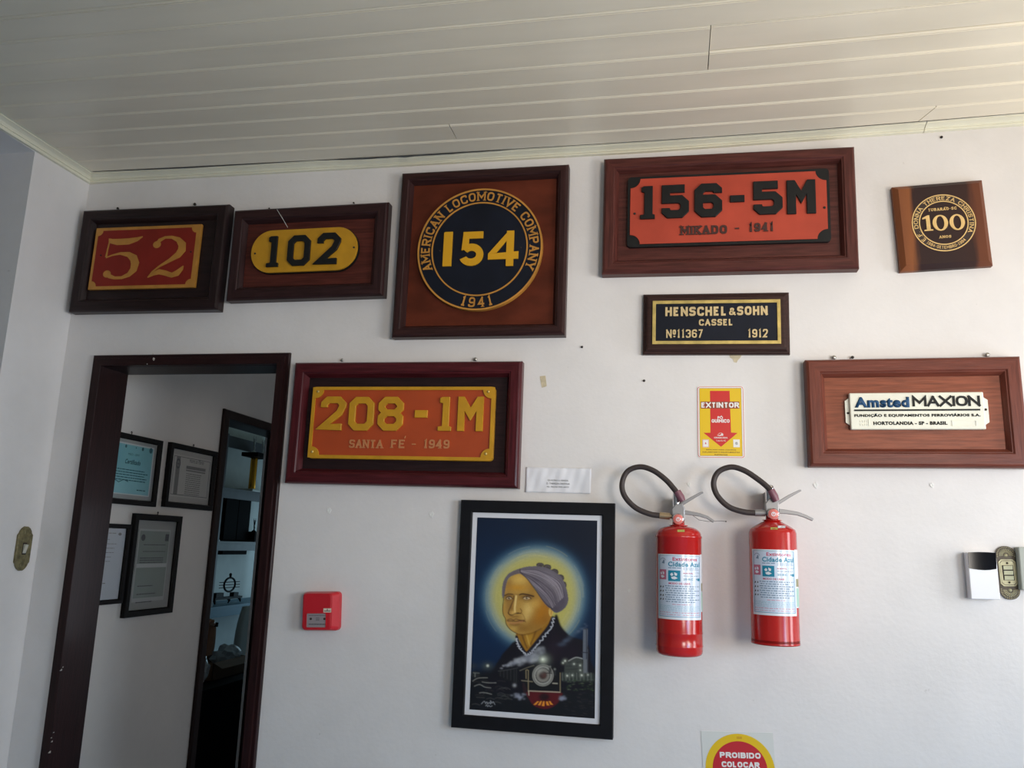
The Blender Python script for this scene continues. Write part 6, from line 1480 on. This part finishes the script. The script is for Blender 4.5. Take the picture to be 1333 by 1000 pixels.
b = MB(); b.prism(rrect(x0, x1, z0, z1, .003), -.0445, -.0458); wp = b.obj('break_glass', mat('grey break panel', (.30, .26, .27), .25, coat=.4), s.root)
for px_, py_ in ((372, 635), (592, 635)): q = s.loc(*cR(px_, py_), .046); screw(wp, q[0], q[1], .0458, .0034, M_RUST)
for ya_, yb_ in ((575, 583), (716, 730)):
    a = s.box(cR, [(335, ya_), (600, ya_), (600, yb_), (335, yb_)], .046); b = MB(); x = a[0]
    while x < a[1]: b.box(x, x + .0026, -.0461, -.0458, a[2], a[3]); x += .0036
    b.obj('small_print', M_INK, wp)
a = s.loc(*cR(480, 640), .046); b = MB()
for dz in (-.0035, 0, .0035): b.box(a[0] - .006, a[0] + .006, -.0461, -.0458, a[1] + dz - .0005, a[1] + dz + .0005)
b.obj('small_print', M_INK, wp)
x0, x1, z0, z1 = s.box(cR, [(575, 462), (702, 465), (700, 532), (575, 530)], .0455)
b = MB(); b.box(x0, x1, -.0458, -.0448, z0, z1); st = b.obj('sticker', mat('cream sticker', (.72, .62, .50), .5), s.root)
b = MB(); b.box(x0 + .002, x1 - .002, -.0460, -.0458, z0 + .0035, z0 + .0055); b.box((x0 + x1) / 2 - .0012, (x0 + x1) / 2 + .0012, -.046, -.0458, z0 + .006, z1 - .0012); b.obj('small_print', M_INK, st)

s = Sign('doorbell_box', 'white plastic box with a glossy dark curved window, beside the brass switch', 'box', [(1260.2, 719.2), (1298, 719.8), (1301.5, 781), (1263.6, 780)], .034)
w, h = s.w / 2, s.h / 2; cK = crop(1240, 690, 9.091)
b = MB(); b.box(-w, w, -.033, -.0005, -h, h); b.obj('housing', M_WHITE, s.root, bevel=.002)
pts = [s.loc(*cK(*p), .034) for p in ((184, 266), (300, 262), (420, 264), (512, 272), (520, 400), (520, 462), (440, 474), (380, 476), (300, 470), (240, 462), (190, 452))]
b = MB(); b.prism(pts, -.033, -.0346); b.obj('dark_window', mat('glossy smoked plastic', (.004, .005, .008), .06, spec=.25), s.root)

def relief_plate(mb, w, h, d, scallop=0):
    """ornate plate outline: straight sides and round fan ends"""
    return rrect(-w, w, -h, h, w * .98, 14)
M_BRD = mat('antique brass', (.075, .058, .040), .5, .4, var=.35, vscale=60)
M_BRO = mat('tarnished olive brass', (.20, .17, .085), .5, .4, var=.4, vscale=70)
M_BRL = mat('worn pale brass', (.42, .38, .23), .45, .3, var=.2, vscale=40)
s = Sign('light_switch', 'ornate brass three-rocker light switch plate with fan ends, by white box', 'light switch', [(1296.5, 711), (1321.5, 711), (1330, 781), (1303, 781)], .010)
w, h = s.w / 2, s.h / 2 
b = MB(); b.prism(rrect(-w, w, -h, h, w * .98, 14), -.0005, -.007); pl = b.obj('cover_plate', M_BRD, s.root, bevel=.002)
b = MB(); n = 34
for sg_ in (1, -1):
    for i in range(13):
        a = math.radians(0 + 180 * i / 12) ; cz_ = sg_ * (h - w)
        ca_, sa_ = math.cos(a), math.sin(a) * sg_
        b.tube([(w * .30 * ca_, -.0075, cz_ + w * .30 * sa_), (w * .72 * ca_, -.0080, cz_ + w * .72 * sa_)], [.0009, .0014], 6)
    for i in range(17):
        a = math.radians(-8 + 196 * i / 16); b.lathe([(.0016, 0), (.0013, .0012), (.0004, .0017)], (w * .88 * math.cos(a), -.007, sg_ * (h - w) + w * .88 * math.sin(a) * sg_), 8, 'y')
    b.lathe([(w * .2, 0), (w * .18, .0015), (w * .05, .0022)], (0, -.007, sg_ * (h - w)), 14, 'y')
b.obj('fan_relief', M_BRL, pl)['kind'] = 'stuff'
oct_ = lambda a, c_, k: [(-a + k, -c_), (a - k, -c_), (a, -c_ + k), (a, c_ - k), (a - k, c_), (-a + k, c_), (-a, c_ - k), (-a, -c_ + k)]
b = MB(); b.ring(oct_(w * .86, h * .50, w * .28), oct_(w * .76, h * .46, w * .26), -.007, -.009); b.obj('raised_rim', M_BRL, pl)
b = MB(); b.prism(oct_(w * .72, h * .44, w * .25), -.007, -.0088); ip = b.obj('inner_plate', M_BRL, pl)
b = MB(); b.box(-w * .56, w * .56, -.0095, -.0088, -h * .28, h * .28); sw_ = b.obj('rocker_housing', M_RUST, pl)
for k in range(3):
    zc_ = h * .19 * (1 - k)
    b = MB(); b.add([(-w * .46, -.0095, zc_ - h * .075), (w * .46, -.0095, zc_ - h * .075), (w * .46, -.0095, zc_ + h * .075), (-w * .46, -.0095, zc_ + h * .075), (-w * .46, -.0118, zc_ - h * .075), (w * .46, -.0118, zc_ - h * .075), (w * .46, -.0135, zc_ + h * .075), (-w * .46, -.0135, zc_ + h * .075)],
          [(0, 3, 2, 1), (4, 5, 6, 7), (0, 1, 5, 4), (1, 2, 6, 5), (2, 3, 7, 6), (3, 0, 4, 7)]); b.obj('rocker', mat('cream rocker', (.60, .58, .38), .35), sw_, bevel=.0006)
for sg_ in (1, -1): screw(pl, 0, sg_ * h * .36, .0088, .0028, M_RUST)
# pale box at the right edge of the view
q0, q1 = at(1325.5, 712, -.03), at(1325.5, 768, -.03)
b = MB(); b.box(q0.x, q0.x + .075, -.030, -.0005, q1.z, q0.z); tag(b.obj('junction_box', mat('aged grey plastic', (.40, .41, .36), .5), bevel=.003), 'grey plastic box right of the brass switch, cut by the picture edge', 'box')

# brass switch on the left wall (faces +x)
p = at_x(28.5, 714, XL); pt_ = at_x(33.5, 685.5, XL); pb_ = at_x(24, 743, XL)
t = thing('light_switch', 'tarnished brass light switch plate on the left wall', 'light switch', (XL, p.y, (pt_.z + pb_.z) / 2), (0, 0, math.radians(90)))
h = (pt_.z - pb_.z) / 2; w = .033
pts = [(-w * .98, -h * .62), (-w * .80, -h * .70), (-w * .72, -h * .80), (-w * .5, -h * .92), (-w * .2, -h), (w * .2, -h), (w * .5, -h * .92), (w * .72, -h * .80), (w * .80, -h * .70), (w * .98, -h * .62)]
pts = pts + [(x, -z) for x, z in pts[::-1]]
b = MB(); b.prism(pts, -.0005, -.010); pl = b.obj('cover_plate', M_BRO, t, bevel=.002)
b = MB()
for sg_ in (1, -1):
    for i in range(9):
        a = PI * i / 8; b.lathe([(.003, 0), (.002, .0016), (.0005, .002)], (w * .55 * math.cos(a), -.010, sg_ * (h * .66 + w * .50 * math.sin(a))), 8, 'y')
    for i in range(7): b.lathe([(.0024, 0), (.0018, .0014), (.0005, .002)], (w * (-.75 + .25 * i), -.010, sg_ * h * .56), 8, 'y')
    b.lathe([(w * .3, 0), (w * .26, .002), (w * .1, .001)], (0, -.010, sg_ * h * .76), 16, 'y')
b.obj('relief', M_BRO, pl)['kind'] = 'stuff'
b = MB(); b.box(-w * .28, w * .28, -.0103, -.0100, -h * .28, h * .26); b.obj('switch_slot', M_RUST, pl)
b = MB(); b.add([(-w * .2, -.010, -h * .22), (w * .2, -.010, -h * .22), (w * .2, -.010, h * .2), (-w * .2, -.010, h * .2), (-w * .2, -.0125, -h * .2), (w * .2, -.0125, -h * .2), (w * .2, -.020, h * .17), (-w * .2, -.020, h * .17)],
      [(0, 3, 2, 1), (4, 5, 6, 7), (0, 1, 5, 4), (1, 2, 6, 5), (2, 3, 7, 6), (3, 0, 4, 7)]); b.obj('toggle', mat('aged cream toggle', (.55, .53, .45), .4), pl, bevel=.001)

# ------------------------------------------------------------------ small fixings and marks on the wall
def wall_screw(px, py, label, r=.0055, head=True, name='wall_screw', m=None, out=.010, group=None):
    p = at(px, py, -out); b = MB()
    b.lathe([(r * .45, .0002), (r * .45, out - .004), (r, out - .0035), (r, out - .0015), (r * .6, out), (r * .1, out + .0002)], (0, 0, 0), 14, 'y')
    o = b.obj(name, m or M_STEEL); o.location = (p.x, 0, p.z); return tag(o, label, 'screw', group)
wall_screw(445, 468.5, 'grey screw above the left end of the 208-1M frame', .0052); wall_screw(618.5, 467.5, 'shiny screw above the right end of the 208-1M frame', .0062)
wall_screw(1086, 465, 'left screw above the mahogany foundry plaque', .0062, out=.012); wall_screw(1110, 465, 'dark screw just right of the left one above the foundry plaque', .0045, m=M_RUST); wall_screw(1286, 461.5, 'right screw above the mahogany foundry plaque', .0062, out=.012)
wall_screw(152.5, 270.8, 'dark screw above the left end of the 52 plaque', .0045, m=M_RUST); wall_screw(253, 265.5, 'dark screw above the right end of the 52 plaque', .0055, m=M_RUST)
wall_screw(350, 271, 'tiny dark screw above the left part of the 102 plaque', .003, m=M_RUST); wall_screw(460, 263.6, 'tiny dark screw above the right part of the 102 plaque', .003, m=M_RUST)
wall_screw(757.5, 451.5, 'dark nail in bare wall right of the 154 plaque', .0038, m=M_RUST, name='wall_nail', out=.006); wall_screw(838.5, 495.5, 'dark nail in bare wall left of the extinguisher sign', .0038, m=M_RUST, name='wall_nail', out=.006)
wall_screw(1226, 178, 'rusty nail just under the crown moulding at right', .0042, m=M_RUST, name='wall_nail', out=.006)
def plug(px, py, label, r=.007):
    p = at(px, py); b = MB(); b.ring([(r * (1 + .25 * math.sin(3 * a)) * math.cos(a), r * 1.3 * (1 + .2 * math.cos(5 * a)) * math.sin(a)) for a in [2 * PI * i / 18 for i in range(18)]], ellipse(0, 0, r * .45, r * .6, 18), -.0002, -.0018)
    b.prism(ellipse(0, 0, r * .42, r * .55, 12), -.0002, -.0009)
    o = b.obj('wall_plug', mat('white filler', (.84, .83, .80), .6)); o.location = (p.x, 0, p.z); tag(o, label, 'wall plug')
plug(428.5, 665, 'white wall plug below the left end of the 208-1M plaque'); plug(562, 670, 'white wall plug left of the portrait top corner')
plug(897, 630.5, 'white wall plug between the two extinguisher hoses', .005); plug(1062, 632, 'white wall plug right of the right extinguisher lever', .006); plug(1213, 632, 'faint white wall plug below the foundry plaque', .005); plug(819, 769, 'pale wall plug left of the left extinguisher', .004)
M_TAPE = mat('yellowed tape remnant', (.58, .49, .33), .5, var=.2, vscale=60)
for px_, py_, pts, lab in ((707, 497.5, [(-.0185, .031), (.012, .034), (.020, -.022), (.010, -.026), (-.006, -.030), (-.009, -.018)], 'yellowed tape remnant on the wall right of the 208-1M plaque'),
                           (958, 467, [(-.022, .013), (.020, .013), (.014, .002), (.006, -.006), (.002, -.015), (-.008, -.012), (-.010, -.002), (-.020, .004)], 'yellowed tape remnant just under the HENSCHEL&SOHN plaque')):
    p = at(px_, py_); b = MB(); k = .62 if px_ < 800 else .9; b.prism([(x * k, z * k) for x, z in pts], -.0002, -.0008); o = b.obj('tape_remnant', M_TAPE); o.location = (p.x, 0, p.z); tag(o, lab, 'tape')
